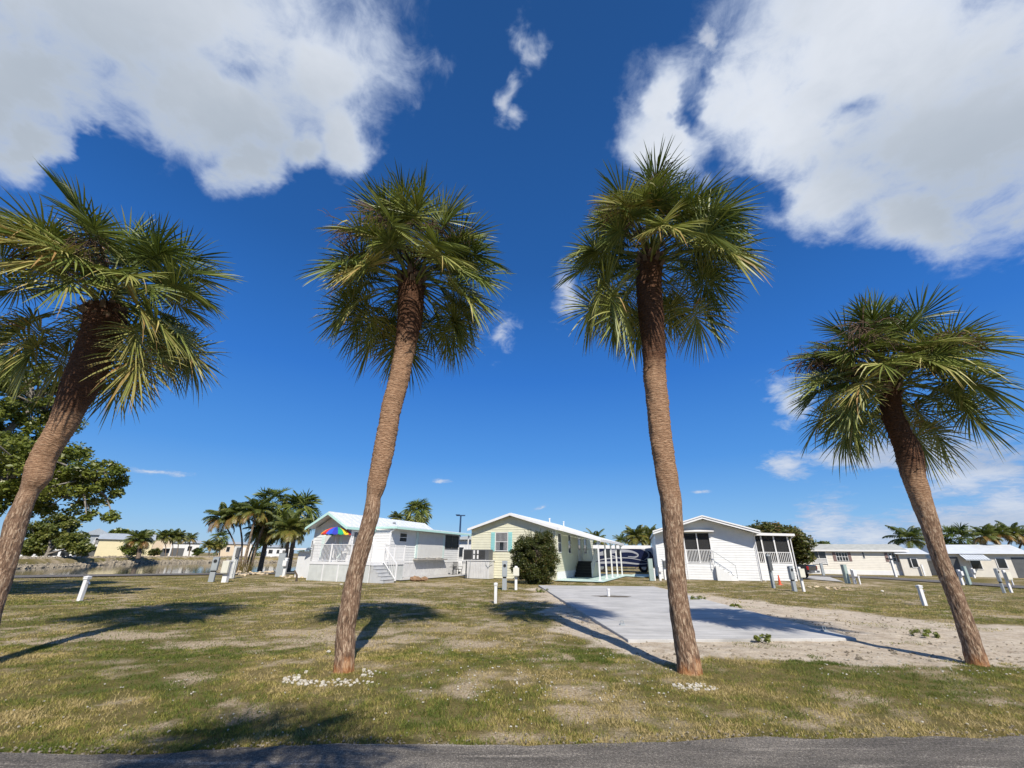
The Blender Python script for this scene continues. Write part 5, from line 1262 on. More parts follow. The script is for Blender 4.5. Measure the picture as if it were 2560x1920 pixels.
# ------------------------------------------------------------------ utility pedestals, posts, cone
def place(u, v, vt, dw):
    """foot point, height and pixel-wide girth of something upright"""
    p = G(u, v); d = (p-Vector((0, 0, CAMH))).dot(_f); h = PY(u, vt, p.y).z
    return p, h, dw*d/FPX/math.sqrt(1+((u-1280)/FPX)**2)
def meter_pedestal(label, u, v, vt, wpx, rz=0.0, mat=None, group='grey metered power pedestals'):
    p, h, w = place(u, v, vt, wpx*1.0); mat = mat or GREY_METAL
    t = thing('power_pedestal', label, 'power pedestal', (p.x, p.y, 0), rz, group)
    zb = h*0.40
    mb = MB(); mb.box(-w*0.44, w*0.44, -w*0.25, w*0.3, 0, zb); mb.build('post', mat, t, bevel=0.008)
    mb = MB(); mb.box(-w*0.36, w*0.36, -w*0.2, w*0.25, zb, zb+0.06*h); mb.build('neck', BLACK, t)
    mb = MB(); mb.box(-w/2, w/2, -w*0.32, w*0.34, zb+0.06*h, h*0.98); mb.extrude([(-w/2-0.01, -w*0.36, h*0.98), (w/2+0.01, -w*0.36, h*0.98), (w/2+0.01, w*0.36, h), (-w/2-0.01, w*0.36, h)], (0, 0, 0.015)); c = mb.build('cabinet', mat, t, bevel=0.008)
    mb = MB(); z = h*0.85; mb.tube([(0, -w*0.32, z), (0, -w*0.38, z)], w*0.33, 14); b = mb.build('meter_ring', CHROME, c)
    mb = MB(); mb.tube([(0, -w*0.38, z), (0, -w*0.5, z)], [w*0.28, w*0.22], 14); mb.build('meter_dome', GLASS, c)
    mb = MB(); mb.box(-w*0.38, w*0.38, -w*0.335, -w*0.318, zb+0.10*h, h*0.66); mb.build('hatch', mat, c)
    return t
def flat_pedestal(label, u, v, vt, wpx, mat=None, rz=0.0, group='plain grey power pedestals', backbox=None, deep=0.55):
    p, h, w = place(u, v, vt, wpx*0.98); mat = mat or GREY_METAL
    t = thing('power_pedestal', label, 'power pedestal', (p.x, p.y, 0), rz, group)
    mb = MB(); mb.box(-w/2, w/2, -w*deep/2, w*deep/2, 0, h); c = mb.build('cabinet', mat, t, bevel=0.01)
    mb = MB(); mb.box(-w/2-0.012, w/2+0.012, -w*deep/2-0.015, w*deep/2+0.012, h, h+0.02); mb.build('lid', mat, t)
    mb = MB(); mb.box(-w*0.4, w*0.4, -w*deep/2-0.012, -w*deep/2-0.002, h*0.5, h*0.94); mb.build('hatch', mat, c)
    mb = MB(); mb.tube([(w*0.2, -w*deep/2, h*0.12), (w*0.2, -w*deep/2-0.02, h*0.12)], 0.018, 8); mb.build('bolt', CHROME, c)
    if backbox:
        (x0, x1, z0, z1) = backbox
        mb = MB(); mb.box(x0*w, x1*w, -w*deep/2-0.16, -w*deep/2-0.004, z0*h, z1*h); q = mb.build('switch_box', DGREY, t, bevel=0.01)
        mb = MB(); mb.tube([((x0+x1)/2*w, -w*deep/2-0.05, z0*h), ((x0+x1)/2*w, -w*deep/2-0.05, 0)], 0.02, 8); mb.build('conduit', GREY_METAL, t)
    return t
def box_post(label, u, v, vt, wpx, boxw, boxz, rz=0.0, group='white posts with cream hook-up boxes', mat=None):
    p, h, w = place(u, v, vt, wpx*0.92)
    t = thing('hookup_post', label, 'utility post', (p.x, p.y, 0), rz, group)
    mb = MB(); mb.box(-w/2, w/2, -w/2, w/2, 0, h*0.96); mb.build('post', WHITE_TRIM, t, bevel=0.008)
    mb = MB(); mb.box(-w*0.62, w*0.62, -w*0.62, w*0.62, h*0.93, h*0.965); mb.extrude([(-w*0.5, -w*0.5, h*0.965), (w*0.5, -w*0.5, h*0.965), (w*0.5, w*0.5, h*0.965), (-w*0.5, w*0.5, h*0.965)], (0, 0, h*0.03)); mb.build('cap', WHITE_TRIM, t, bevel=0.008)
    W_ = w*boxw/2
    mb = MB(); mb.box(-W_, W_, -w*0.5-0.16, -w*0.5-0.003, boxz[0]*h, boxz[1]*h); b = mb.build('hookup_box', mat or CREAM_BOX, t, bevel=0.012)
    mb = MB(); mb.box(-W_-0.008, W_+0.008, -w*0.5-0.175, -w*0.5-0.161, boxz[0]*h+0.03, boxz[1]*h+0.006); mb.build('lid', mat or CREAM_BOX, b, bevel=0.004)
    return t
def bollard(label, u, v, vt, wpx, group='white square bollards', rz=0.0, tap=True):
    p, h, w = place(u, v, vt, wpx*0.84)
    t = thing('bollard', label, 'bollard', (p.x, p.y, 0), rz, group)
    mb = MB(); mb.box(-w/2, w/2, -w/2, w/2, -0.02, h*0.9); mb.build('post', WHITE_TRIM, t, bevel=0.006)
    mb = MB(); mb.box(-w*0.66, w*0.66, -w*0.66, w*0.66, h*0.86, h*0.9); mb.box(-w*0.56, w*0.56, -w*0.56, w*0.56, h*0.9, h*0.93)
    mb.add([(-w*0.68, -w*0.68, h*0.93), (w*0.68, -w*0.68, h*0.93), (w*0.68, w*0.68, h*0.93), (-w*0.68, w*0.68, h*0.93), (-w*0.66, -w*0.66, h*0.965), (w*0.66, -w*0.66, h*0.965), (w*0.66, w*0.66, h*0.965), (-w*0.66, w*0.66, h*0.965), (0, 0, h)],
           [(3, 2, 1, 0), (0, 1, 5, 4), (1, 2, 6, 5), (2, 3, 7, 6), (3, 0, 4, 7), (4, 5, 8), (5, 6, 8), (6, 7, 8), (7, 4, 8)]); mb.build('cap', WHITE_TRIM, t)
    if tap:
        mb = MB(); mb.tube([(w*0.4, 0, h*0.72), (w*1.1, 0, h*0.72), (w*1.2, 0, h*0.66)], 0.018, 8); mb.build('tap', CHROME, t)
    return t
def RG(n, x, y):
    a, b, s_ = {1: (0, 1200, 640/2212), 2: (520, 1200, 340/2212), 3: (740, 1230, 460/2212), 4: (1140, 1250, 500/2212), 5: (1600, 1260, 440/2212), 6: (1940, 1280, 620/2212)}[n]
    return a+x*s_, b+y*s_
# left group by the lane
u, v = RG(2, 45, 1660); meter_pedestal('grey metered pedestal on the grass, leftmost, beside the post with the cream box', u, v, 1393, 17, rz=0.25)
u, v = RG(2, 268, 1668); box_post('white post with a large cream box, left of the palm clump', u, v, 1401, 15, 1.35, (0.42, 0.98))
u, v = RG(2, 370, 1600); flat_pedestal('tall pale pedestal carrying a grey switch box, behind the cream box post', u, v, 1366, 17, paint('pale_pedestal', (0.55, 0.56, 0.55), 0.5), 0.2, backbox=(0.05, 0.6, 0.66, 0.97))
u, v = RG(2, 1150, 1572); flat_pedestal('broad grey pedestal left of the mint-trimmed home, beside a white post', u, v, 1383, 18, None, 0.25, deep=0.8)
u, v = RG(2, 1228, 1578); box_post('white post with a small box, right of the broad grey pedestal', u, v, 1394, 8, 1.3, (0.55, 0.85), mat=WHITE_TRIM)
u, v = RG(1, 686, 1043); bollard('white capped bollard standing alone on the left lawn', u, v, 1439, 15)
# in front of the yellow home
u, v = RG(4, 535, 998); meter_pedestal('grey metered pedestal at the left foot of the round bush', u, v, 1403, 13)
u, v = RG(4, 663, 998); box_post('white post with cream box in front of the round bush', u, v, 1415, 7, 2.2, (0.58, 0.93))
u, v = RG(4, 436, 1145); bollard('slim white bollard on bare soil in front of the yellow home', u, v, 1456, 8.5, tap=False)
# between yellow and white homes
u, v = RG(5, 150, 965); flat_pedestal('pale grey pedestal on the grass left of the white screened home', u, v, 1397, 12, GREENGREY)
u, v = RG(5, 190, 962); bollard('thin white stub post beside the pale grey pedestal', u, v, 1421, 4, tap=False)
u, v = RG(5, 257, 962); box_post('short white post with side box, left of the white screened home', u, v, 1409, 6, 1.2, (0.5, 0.8), mat=WHITE_TRIM)
u, v = RG(5, 325, 955); box_post('white post behind the tallest palm trunk, with a dark round meter', u, v, 1397, 8, 1.0, (0.6, 0.9), mat=DGREY)
# in front of the sunroom
u, v = RG(5, 1682, 1058); flat_pedestal('tall slim grey pedestal with dark switch box before the sunroom', u, v, 1387, 10, None, 0.3, backbox=(-1.1, 0.1, 0.52, 0.96))
u, v = RG(5, 1950, 1100); meter_pedestal('grey metered pedestal right of the orange cone', u, v, 1415, 14, 0.35)
u, v = RG(5, 2062, 1102); box_post('white post with cream box, beside the black pickup', u, v, 1417, 7, 2.3, (0.56, 0.92))
def cone():
    u, v = RG(5, 1762, 1018); p, h, w = place(u, v, 1437, 9)
    t = thing('traffic_cone', 'orange traffic cone on the grass before the sunroom', 'traffic cone', (p.x, p.y, 0))
    mb = MB(); mb.lathe([(w*0.5, 0.03), (w*0.46, 0.05), (w*0.13, h), (w*0.05, h+0.01)], (0, 0, 0), 16); mb.build('cone', ORANGE, t)
    mb = MB(); mb.box(-w*0.7, w*0.7, -w*0.7, w*0.7, 0, 0.03); mb.build('base', ORANGE, t, bevel=0.005)
cone()
# right-hand lots
u, v = RG(6, 425, 565); flat_pedestal('small grey pedestal before the porch of the long beige home', u, v, 1409, 8)
u, v = RG(6, 642, 638); flat_pedestal('broad grey-green pedestal left of three posts before the beige home', u, v, 1412, 13, GREENGREY, 0.25, deep=0.8)
u, v = RG(6, 707, 642); box_post('white post with a side box right of the broad grey-green pedestal', u, v, 1423, 7, 1.3, (0.5, 0.95), mat=WHITE_TRIM)
u, v = RG(6, 752, 645); bollard('short white stub post, rightmost before the long beige home', u, v, 1439, 4.5, tap=False)
u, v = RG(6, 1330, 835); bollard('white capped bollard on the right lawn near the fourth palm', u, v, 1462, 13)
u, v = RG(6, 1670, 652); box_post('white post just right of the fourth palm trunk', u, v, 1424, 8, 1.0, (0.6, 0.9), mat=WHITE_TRIM)
u, v = RG(6, 1728, 652); flat_pedestal('grey-green pedestal right of the fourth palm trunk', u, v, 1416, 12, GREENGREY, 0.2, deep=0.9)
u, v = RG(6, 1772, 590); box_post('far white post beyond the grey-green pedestal', u, v, 1420, 6, 1.2, (0.5, 0.9), mat=WHITE_TRIM)
u, v = RG(6, 2040, 724); meter_pedestal('grey metered pedestal near the right edge', u, v, 1421, 14, 0.5)
u, v = RG(6, 2102, 720); box_post('white post with cream box at the right edge', u, v, 1425, 8, 2.2, (0.55, 0.9))
u, v = RG(6, 2122, 660); bollard('thin yellowish stake post at the right edge', u, v, 1430, 4, tap=False)
u, v = RG(6, 1330, 572); flat_pedestal('far pale pedestal beside the storage shed', u, v, 1412, 6, WHITE_TRIM)
def lamp_post():
    u, v = RG(6, 1072, 580); p, h, w = place(u, v, 1389, 5)
    t = thing('lamp_post', 'slim white lamp post with a dark cross arm before the beige home', 'lamp post', (p.x, p.y, 0))
    mb = MB(); mb.box(-w*0.6, w*0.6, -w*0.6, w*0.6, 0, h); mb.build('post', WHITE_TRIM, t)
    mb = MB(); mb.box(-w*3.2, w*0.4, -w*0.9, -w*0.6, h*0.80, h*0.86); mb.box(-w*3.4, -w*2.2, -w*1.1, -w*0.5, h*0.83, h*0.89); mb.build('arm', BLACK, t)
lamp_post()
def light_pole():
    u = 1152; Y = 62; p = PY(u, 1290, Y); t = thing('street_light', 'dark blue street light pole rising behind the mint-trimmed home', 'street light', (p.x, Y, 0))
    h = p.z; mb = MB(); mb.tube([(0, 0, 0), (0, 0, h)], [0.16, 0.11], 8); mb.build('pole', BLUEPOLE, t)
    mb = MB(); mb.box(-0.62, 0.62, -0.12, 0.12, h, h+0.14); mb.box(-0.7, -0.15, -0.2, 0.2, h+0.1, h+0.2); mb.build('lamp_head', BLUEPOLE, t)
light_pole()

# ------------------------------------------------------------------ vehicles
def swoosh(mb, pts, w, y, m=0, th=0.012):
    """a curved painted band on a flat flank, in x-z"""
    n = 18; P, Wd = smooth_path([Vector((a, 0, b)) for a, b in pts], w, 0.12); k = len(P)
    for i in range(k-1):
        d0 = (P[min(i+1, k-1)]-P[max(i-1, 0)]).normalized(); d1 = (P[min(i+2, k-1)]-P[i]).normalized()
        n0 = Vector((-d0.z, 0, d0.x)); n1 = Vector((-d1.z, 0, d1.x))
        q = [P[i]-n0*Wd[i]/2, P[i+1]-n1*Wd[i+1]/2, P[i+1]+n1*Wd[i+1]/2, P[i]+n0*Wd[i]/2]
        mb.add([(v_.x, y, v_.z) for v_ in q], [(0, 1, 2, 3)], m)
def wheel(parent, name, c, r, w, axis='y'):
    mb = MB(); a = Vector((0, 1, 0)) if axis == 'y' else Vector((1, 0, 0)); c = Vector(c)
    mb.tube([c-a*w/2, c-a*w*0.42, c+a*w*0.42, c+a*w/2], [r*0.9, r, r, r*0.9], 20); t = mb.build('wheel', RUBBER, parent)
    mb = MB(); mb.tube([c-a*(w/2+0.012), c-a*(w/2-0.03)], [r*0.5, r*0.58], 14); mb.build('rim', CHROME, t)
def motorhome():
    Y = 50.0; a = PY(1474, 1420, Y); b = PY(1632, 1421, Y); L = b.x-a.x+0.5; H_ = PY(1600, 1364, Y).z
    t = thing('motorhome', 'navy and silver motorhome with swooping stripes, parked behind the carport', 'motorhome', (a.x, Y, 0), rad(-6))
    mb = MB(); mb.extrude([(-3.5, 0, 0.55), (L-0.25, 0, 0.55), (L, 0, 0.8), (L-0.05, 0, 2.2), (L-0.35, 0, H_-0.25), (L-0.7, 0, H_-0.08), (-3.5, 0, H_-0.08)], (0, 2.5, 0)); mb.build('body', NAVY, t, bevel=0.05)
    mb = MB(); mb.extrude([(-3.55, -0.03, H_-0.35), (L-0.55, -0.03, H_-0.35), (L-0.7, -0.03, H_), (-3.55, -0.03, H_)], (0, 2.56, 0)); mb.build('roof', WHITE_TRIM, t)
    y = -0.012; mb = MB()
    swoosh(mb, [(0.0, 1.0), (2.0, 1.35), (4.2, 1.45), (6.2, 1.1)], [0.05, 0.12, 0.10, 0.03], y)
    swoosh(mb, [(0.3, 1.6), (1.8, 1.95), (3.4, 2.15), (4.6, 2.1), (5.3, 1.8), (5.0, 1.55), (4.2, 1.6)], [0.25, 0.42, 0.34, 0.22, 0.15, 0.14, 0.05], y-0.003)
    swoosh(mb, [(1.0, 2.35), (3.2, 2.62), (5.2, 2.55), (6.3, 2.1), (6.4, 1.6), (5.9, 1.25)], [0.04, 0.13, 0.16, 0.14, 0.12, 0.03], y-0.006)
    swoosh(mb, [(-1.0, 0.75), (1.5, 0.95), (3.6, 0.98), (5.4, 0.85), (6.6, 0.95)], [0.10, 0.22, 0.20, 0.12, 0.03], y-0.009)
    swoosh(mb, [(-1.5, 1.25), (0.6, 1.7), (2.2, 1.72), (3.6, 1.3)], [0.06, 0.2, 0.16, 0.02], y-0.012)
    swoosh(mb, [(L-1.3, 2.55), (L-0.55, 2.2), (L-0.25, 1.4)], [0.5, 0.45, 0.3], y-0.015)
    mb.build('stripes', SILVER, t)
    for (x0, x1, z0, z1) in ((1.6, 2.3, 1.5, 2.3), (-0.6, 0.5, 1.6, 2.3), (3.0, 3.5, 1.7, 2.3)):
        mb = MB(); mb.box(x0, x1, -0.05, -0.03, z0, z1); mb.build('window', GLASS, t)
    mb = MB(); mb.box(L-0.02, L+0.05, 0.2, 2.3, 1.5, 2.6); mb.build('windscreen', GLASS, t)
    for x in (0.2, 1.3, L-1.6): wheel(t, 'wheel', (x, 0.2, 0.5), 0.5, 0.35)
motorhome()
def pickup():
    p = G(2007+0.0, 1444); x0 = 25.0
    q = G(*RG(5, 2150, 950)); a = rad(128)       # front points back and to the left
    t = thing('pickup_truck', 'black pickup truck parked on the driveway behind the sunroom, tail to the right', 'pickup truck', (q.x+0.55, q.y+0.3, 0.0), a-math.pi/2)
    # local: y forward, x right; tail at y = 0
    w = 0.97; s_ = 1.0
    mb = MB(); prof = [(0.0, 0.55), (0.0, 1.02), (0.05, 1.08), (1.95, 1.10), (1.98, 1.15), (2.35, 1.80), (2.7, 1.90), (3.6, 1.88), (4.25, 1.22), (5.3, 1.12), (5.5, 1.0), (5.55, 0.55), (5.0, 0.42), (0.5, 0.42)]
    mb.extrude([(-w, y, z) for y, z in prof], (2*w, 0, 0)); b = mb.build('body', TRUCKB, t, bevel=0.06)
    mb = MB(); mb.box(-w*0.86, w*0.86, -0.005, 0.02, 0.72, 1.02); mb.build('tailgate', TRUCKB, t)
    mb = MB(); mb.extrude([(-w-0.012, 2.25, 1.25), (-w-0.012, 2.48, 1.76), (-w-0.012, 3.55, 1.78), (-w-0.012, 4.05, 1.25)], (0.01, 0, 0)); mb.extrude([(w+0.002, 2.25, 1.25), (w+0.002, 2.48, 1.76), (w+0.002, 3.55, 1.78), (w+0.002, 4.05, 1.25)], (0.01, 0, 0)); mb.build('side_window', GLASS, t)
    mb = MB(); mb.extrude([(-w*0.8, 2.02, 1.24), (w*0.8, 2.02, 1.24), (w*0.78, 2.32, 1.76), (-w*0.78, 2.32, 1.76)], (0, -0.02, 0)); mb.build('rear_window', GLASS, t)
    mb = MB(); mb.box(-w*0.98, w*0.98, -0.16, 0.0, 0.5, 0.66); mb.build('bumper', DGREY, t, bevel=0.02)
    mb = MB(); mb.box(-0.16, 0.16, -0.175, -0.16, 0.53, 0.65); mb.build('licence_plate', WHITE_TRIM, t)
    for sx in (-1, 1):
        mb = MB(); mb.box(sx*w*0.99-0.05, sx*w*0.99+0.02 if sx > 0 else sx*w*0.99+0.05, -0.02, 0.1, 0.74, 1.02); mb.build('tail_lamp', REDLAMP, t)
    for y in (1.1, 4.6):
        for sx in (-1, 1): wheel(t, 'wheel', (sx*(w-0.13), y, 0.39), 0.39, 0.27, 'x')
pickup()

# ------------------------------------------------------------------ broadleaf plants
BARK = rock_mat('pale_bark', (0.11, 0.095, 0.080), (0.34, 0.31, 0.27))
TWIG = rock_mat('dark_twig', (0.05, 0.04, 0.03), (0.14, 0.11, 0.085))
def leaf_cloud(centers, radii, per, size, seed, aspect=1.9, spread=0.5, up=0.4, tint=(0.5, 0.2), squash=0.75):
    """many diamond leaves scattered round clump centres"""
    rng = np.random.default_rng(seed); c = np.repeat(np.array(centers), per, 0); r = np.repeat(np.array(radii), per)
    n = len(c); d = rng.normal(0, 1, (n, 3)); d /= np.linalg.norm(d, axis=1, keepdims=True)+1e-9
    q = c+d*(r*(rng.random(n)**0.45))[:, None]*np.array([1, 1, squash])
    ax = rng.normal(0, 1, (n, 3)); ax[:, 2] = ax[:, 2]*0.5-0.1; ax /= np.linalg.norm(ax, axis=1, keepdims=True)
    nr = d*0.7+rng.normal(0, 0.6, (n, 3)); nr[:, 2] += up; sd = np.cross(ax, nr); sd /= np.linalg.norm(sd, axis=1, keepdims=True)+1e-9
    L = size*(0.6+0.8*rng.random(n)); W_ = L/aspect
    bend = np.cross(sd, ax)*(L*0.12)[:, None]
    p0 = q-ax*(L/2)[:, None]; p1 = q+sd*(W_/2)[:, None]+bend; p2 = q+ax*(L/2)[:, None]; p3 = q-sd*(W_/2)[:, None]+bend
    V = np.stack([p0, p1, p2, p3], 1).reshape(-1, 3)
    ct = np.repeat(rng.normal(0, 1, len(centers)), per)
    t = np.clip(tint[0]+tint[1]*(0.5*ct+0.8*rng.normal(0, 1, n)), 0, 1)
    return V, np.repeat(t, 4)
def broadleaf(name, label, base, limbs, blobs, nclump, per, leaf, mat, bark, seed, cat='tree', group=None, cr=(0.45, 0.8), tint=(0.5, 0.2), trunk_r=0.25, bare=0, shell=0.55, aspect=1.9):
    """limbs: polylines (local) for trunk and boughs; blobs: ellipsoids (centre, radii) that carry the clumps"""
    rng = np.random.default_rng(seed); r = thing(name, label, cat, base, group=group)
    vol = np.array([b[1][0]*b[1][1]*b[1][2] for b in blobs])**0.67; vol = vol/vol.sum(); cs = []; rr = []
    for i in range(nclump):
        b = blobs[rng.choice(len(blobs), p=vol)]; d = rng.normal(0, 1, 3); d /= np.linalg.norm(d)
        k = shell+(1-shell)*rng.random(); cs.append(np.array(b[0])+d*np.array(b[1])*k); rr.append(rng.uniform(*cr))
    V, T = leaf_cloud(cs, rr, per, leaf, seed+1, aspect, tint=tint)
    mb = MB()
    for (pts, r0, r1) in limbs:
        P, R_ = smooth_path(pts, list(np.linspace(r0, r1, len(pts))), 0.25); mb.tube(P, R_, 9)
    ends = [Vector(l[0][-1]) for l in limbs[1:]] or [Vector(limbs[0][0][-1])]
    inner = [Vector(p) for l in limbs for p in l[0][1:]]
    mb.build('trunk', bark, r, smooth=True)
    mb = MB()
    for c in cs[::2] if not bare else cs:
        c = Vector(c); s_ = min(inner, key=lambda q: (q-c).length); m_ = s_.lerp(c, 0.5)+Vector((rng.normal(0, 0.2), rng.normal(0, 0.2), 0.15+rng.normal(0, 0.1)))*min(1, (c-s_).length*0.4)
        P, R_ = smooth_path([s_, m_, c], [trunk_r*0.22, trunk_r*0.12, trunk_r*0.04], 0.4); mb.tube(P, R_, 5, 0, False)
    mb.build('branches', bark, r, smooth=True)
    np_mesh('crown', V, np.arange(len(V)), 4, mat, r, T)
    return r
# big spreading tree at the left edge
def big_tree():
    Y = 16.5; c = lambda u, v, dy=0: (lambda p: (p.x+21.5, p.y+dy-Y, p.z))(PY(u, v, Y+dy))
    base = (-21.5, Y, 0)
    tr = [(0, 0, -0.1), (0.15, 0.1, 1.6), (0.0, 0.0, 3.0)]
    limbs = [(tr, 0.42, 0.32)]
    for p in (c(-60, 960, -1), c(60, 1000, 0.5), c(40, 1160, 0.5), c(200, 1200, 0), c(-150, 1150, 1), c(60, 1110, -1.5)):
        p = Vector(p); limbs.append(([(0, 0, 2.6), Vector((0, 0, 3.0)).lerp(p, 0.45)+Vector((0, 0, 0.4)), p], 0.24, 0.07))
    blobs = [(c(30, 985, 0), (1.5, 2.2, 1.1)), (c(-90, 960, 0), (2.2, 2.4, 1.6)), (c(85, 1035, 0.5), (0.9, 1.6, 0.5)), (c(-30, 1080, 0), (1.9, 2.2, 1.0)), (c(35, 1130, -0.5), (1.2, 1.6, 0.55)),
             (c(190, 1180, 0.2), (1.5, 1.8, 0.75)), (c(240, 1195, 0), (0.55, 1.0, 0.7)), (c(120, 1235, 0.2), (1.6, 1.5, 0.7)), (c(20, 1240, 0), (1.7, 1.6, 0.9)), (c(215, 1225, 0), (1.0, 1.3, 0.55)), (c(140, 1150, 0), (1.2, 1.4, 0.6)), (c(60, 1190, -0.3), (1.5, 1.5, 0.8)), (c(60, 950, 0), (1.2, 1.6, 0.8)), (c(245, 1290, 0), (0.45, 0.6, 0.22)), (c(-140, 1150, 0), (2.2, 2.4, 1.8)), (c(190, 1255, 0), (0.7, 0.9, 0.2))]
    broadleaf('spreading_tree', 'large spreading dark-leaved tree at the left edge, behind the leaning palm', base, limbs, blobs, 560, 90, 0.15, LEAF_BIG, BARK, 5, cr=(0.2, 0.42), tint=(0.88, 0.22), trunk_r=0.3, shell=0.72)
big_tree()
def sea_grape():
    a = G(112, 1396, ZB); Y = a.y; c = lambda u, v, dy=0: (lambda p: (p.x-a.x, dy, p.z-ZB))(PY(u, v, Y))
    limbs = [([(0, 0, -0.2), (0.1, 0, 1.5), c(125, 1350)], 0.3, 0.12)]+[([(0, 0, 0.6), Vector(c(u, v)).lerp(Vector((0, 0, 1)), 0.4), c(u, v)], 0.16, 0.05) for u, v in ((85, 1360), (170, 1330), (150, 1300), (195, 1370))]
    blobs = [(c(100, 1330), (2.2, 2, 1.6)), (c(150, 1320), (2.2, 2, 1.9)), (c(180, 1355), (1.8, 1.8, 1.5)), (c(90, 1365), (2.0, 1.8, 1.2)), (c(205, 1372), (1.0, 1.2, 1.1)), (c(140, 1300), (1.2, 1.4, 0.8))]
    broadleaf('sea_grape_tree', 'light-leaved bushy tree on the far pond bank at left', (a.x, Y, ZB), limbs, blobs, 210, 70, 0.36, leaf_mat('sea_grape_leaf', [(0.0, (0.05, 0.07, 0.016)), (0.5, (0.14, 0.165, 0.034)), (1.0, (0.26, 0.25, 0.06))]), BARK, 15, cr=(0.5, 0.9), tint=(0.55, 0.25), aspect=1.3)
sea_grape()
def round_bush():
    p = G(*RG(4, 855, 925)); Y = p.y; c = lambda x, y: (lambda q: (q.x-p.x, 0, q.z))(PY(*RG(4, x, y), Y))
    blobs = [(c(860, 650), (1.25, 1.2, 1.3)), (c(940, 520), (0.85, 0.9, 0.95)), (c(760, 560), (0.8, 0.9, 0.85)), (c(1000, 640), (0.75, 0.9, 0.9)), (c(860, 790), (1.15, 1.1, 0.75)), (c(740, 720), (0.75, 0.9, 0.8)), (c(960, 780), (0.75, 0.85, 0.7)), (c(1010, 450), (0.35, 0.4, 0.6))]
    limbs = [([(0, 0, -0.05), (0, 0, 0.6), (0.05, 0, 1.2)], 0.1, 0.05)]+[([(0, 0, 0.1), (x*0.5, y*0.5, 0.9), (x, y, 1.9)], 0.06, 0.015) for x, y in ((0.7, 0.3), (-0.7, 0.2), (0.2, -0.7), (-0.3, 0.6))]
    t = broadleaf('round_bush', 'big rounded dark green bush in front of the yellow home', (p.x, Y, 0), limbs, blobs, 900, 90, 0.085, LEAF_BUSH, TWIG, 25, 'bush', cr=(0.14, 0.32), tint=(0.45, 0.28), trunk_r=0.08, shell=0.6)
    rng = random.Random(5); mb = MB()
    for i in range(60):
        a = rng.uniform(0, 6.283); e = rng.uniform(0.0, 1.4); d = Vector((math.cos(a)*math.cos(e), math.sin(a)*math.cos(e), math.sin(e))); s_ = Vector((0, 0, 1.45))+Vector((d.x*1.15, d.y*1.1, d.z*1.35))
        e_ = s_+d*rng.uniform(0.1, 0.45)+UP*0.1; mb.tube([s_, e_], [0.008, 0.004], 4, 0, False, t=0.3)
        for k in range(9):
            q = s_.lerp(e_, rng.uniform(0.1, 1.05)); v_ = Vector((rng.gauss(0, 1), rng.gauss(0, 1), rng.gauss(0.3, 1))).normalized()*0.07; w_ = v_.cross(UP).normalized()*0.018
            mb.add([q, q+v_*0.5+w_, q+v_, q+v_*0.5-w_], [(0, 1, 2, 3)], 0, rng.uniform(0.3, 0.9))
    mb.build('sprigs', LEAF_BUSH, t)
round_bush()
def dome_tree():
    Y = 50.0; a = PY(1960, 1440, Y); c = lambda x, y, dy=0: (lambda q: (q.x-a.x, dy, q.z))(PY(*RG(5, x, y), Y))
    blobs = [(c(1600, 385), (2.4, 2.4, 1.0)), (c(1750, 430), (2.5, 2.4, 1.3)), (c(1880, 490), (2.1, 2.4, 1.5)), (c(1985, 570), (1.5, 2, 1.4)), (c(2040, 625), (0.8, 1.2, 0.9)), (c(1500, 360), (1.3, 1.6, 0.55)), (c(1920, 620), (1.9, 2, 1.0))]
    limbs = [([(0, 0, -0.1), (-0.4, 0, 1.6), c(1880, 500)], 0.5, 0.2)]+[([(-0.3, 0, 1.2), Vector(c(x, y)).lerp(Vector((0, 0, 2)), 0.4), c(x, y)], 0.25, 0.08) for x, y in ((1620, 380), (1760, 400), (2000, 560), (1700, 450))]
    broadleaf('dome_tree', 'dense dome-shaped tree behind the right end of the white screened home', (a.x, Y, 0), limbs, blobs, 240, 60, 0.42, LEAF_BUSH, BARK, 35, cr=(0.5, 1.0), tint=(0.6, 0.28), trunk_r=0.35, aspect=2.6)
dome_tree()

# ------------------------------------------------------------------ background palms and shrubs
def bpx(u, v, z=0.0): return G(u, v, z)
def put(kind, name, label, u, v, uc, vc, seed, group=None, z=0.0, Y=None, **k):
    """palm by the pixel of its foot and of its crown centre"""
    b = G(u, v, z) if Y is None else Vector((PY(u, v, Y).x, Y, z)); t = PY(uc, vc, b.y)
    return small_palm(name, label, (b.x, b.y, z), t.z-z, kind, seed, group, (t.x-b.x, 0), **k)
CL = 'palms of the clump left of the mint-trimmed home'
put('feather', 'cluster_palm', 'leftmost palm of the clump, with hanging brown fronds', 592, 1428, 556, 1300, 101, CL, spread=1.75, rad_t=0.07, nf=20, dead=0.5)
put('feather', 'cluster_palm', 'slim upright palm of the clump, second from its left', 600, 1428, 596, 1290, 102, CL, spread=1.75, rad_t=0.08, nf=20, dead=0.3)
put('feather', 'cluster_palm', 'palm of the clump leaning right behind the tallest one', 606, 1430, 640, 1284, 103, CL, spread=1.8, rad_t=0.10, nf=20, dead=0.3)
put('fan', 'cluster_palm', 'tallest palm of the clump, with broad glossy fan leaves', 622, 1428, 682, 1268, 104, CL, spread=1.2, rad_t=0.15, nf=26, dead=0.1)
put('feather', 'cluster_palm', 'short palm of the clump with low fronds in its middle', 612, 1427, 648, 1332, 105, CL, spread=1.5, rad_t=0.08, nf=16, dead=0.3)
put('fan', 'sabal_palm', 'bushy sabal palm behind the low white shed, left of the mint gable', 722, 1420, 744, 1288, 106, None, Y=43, spread=1.4, nf=44, rad_t=0.2)
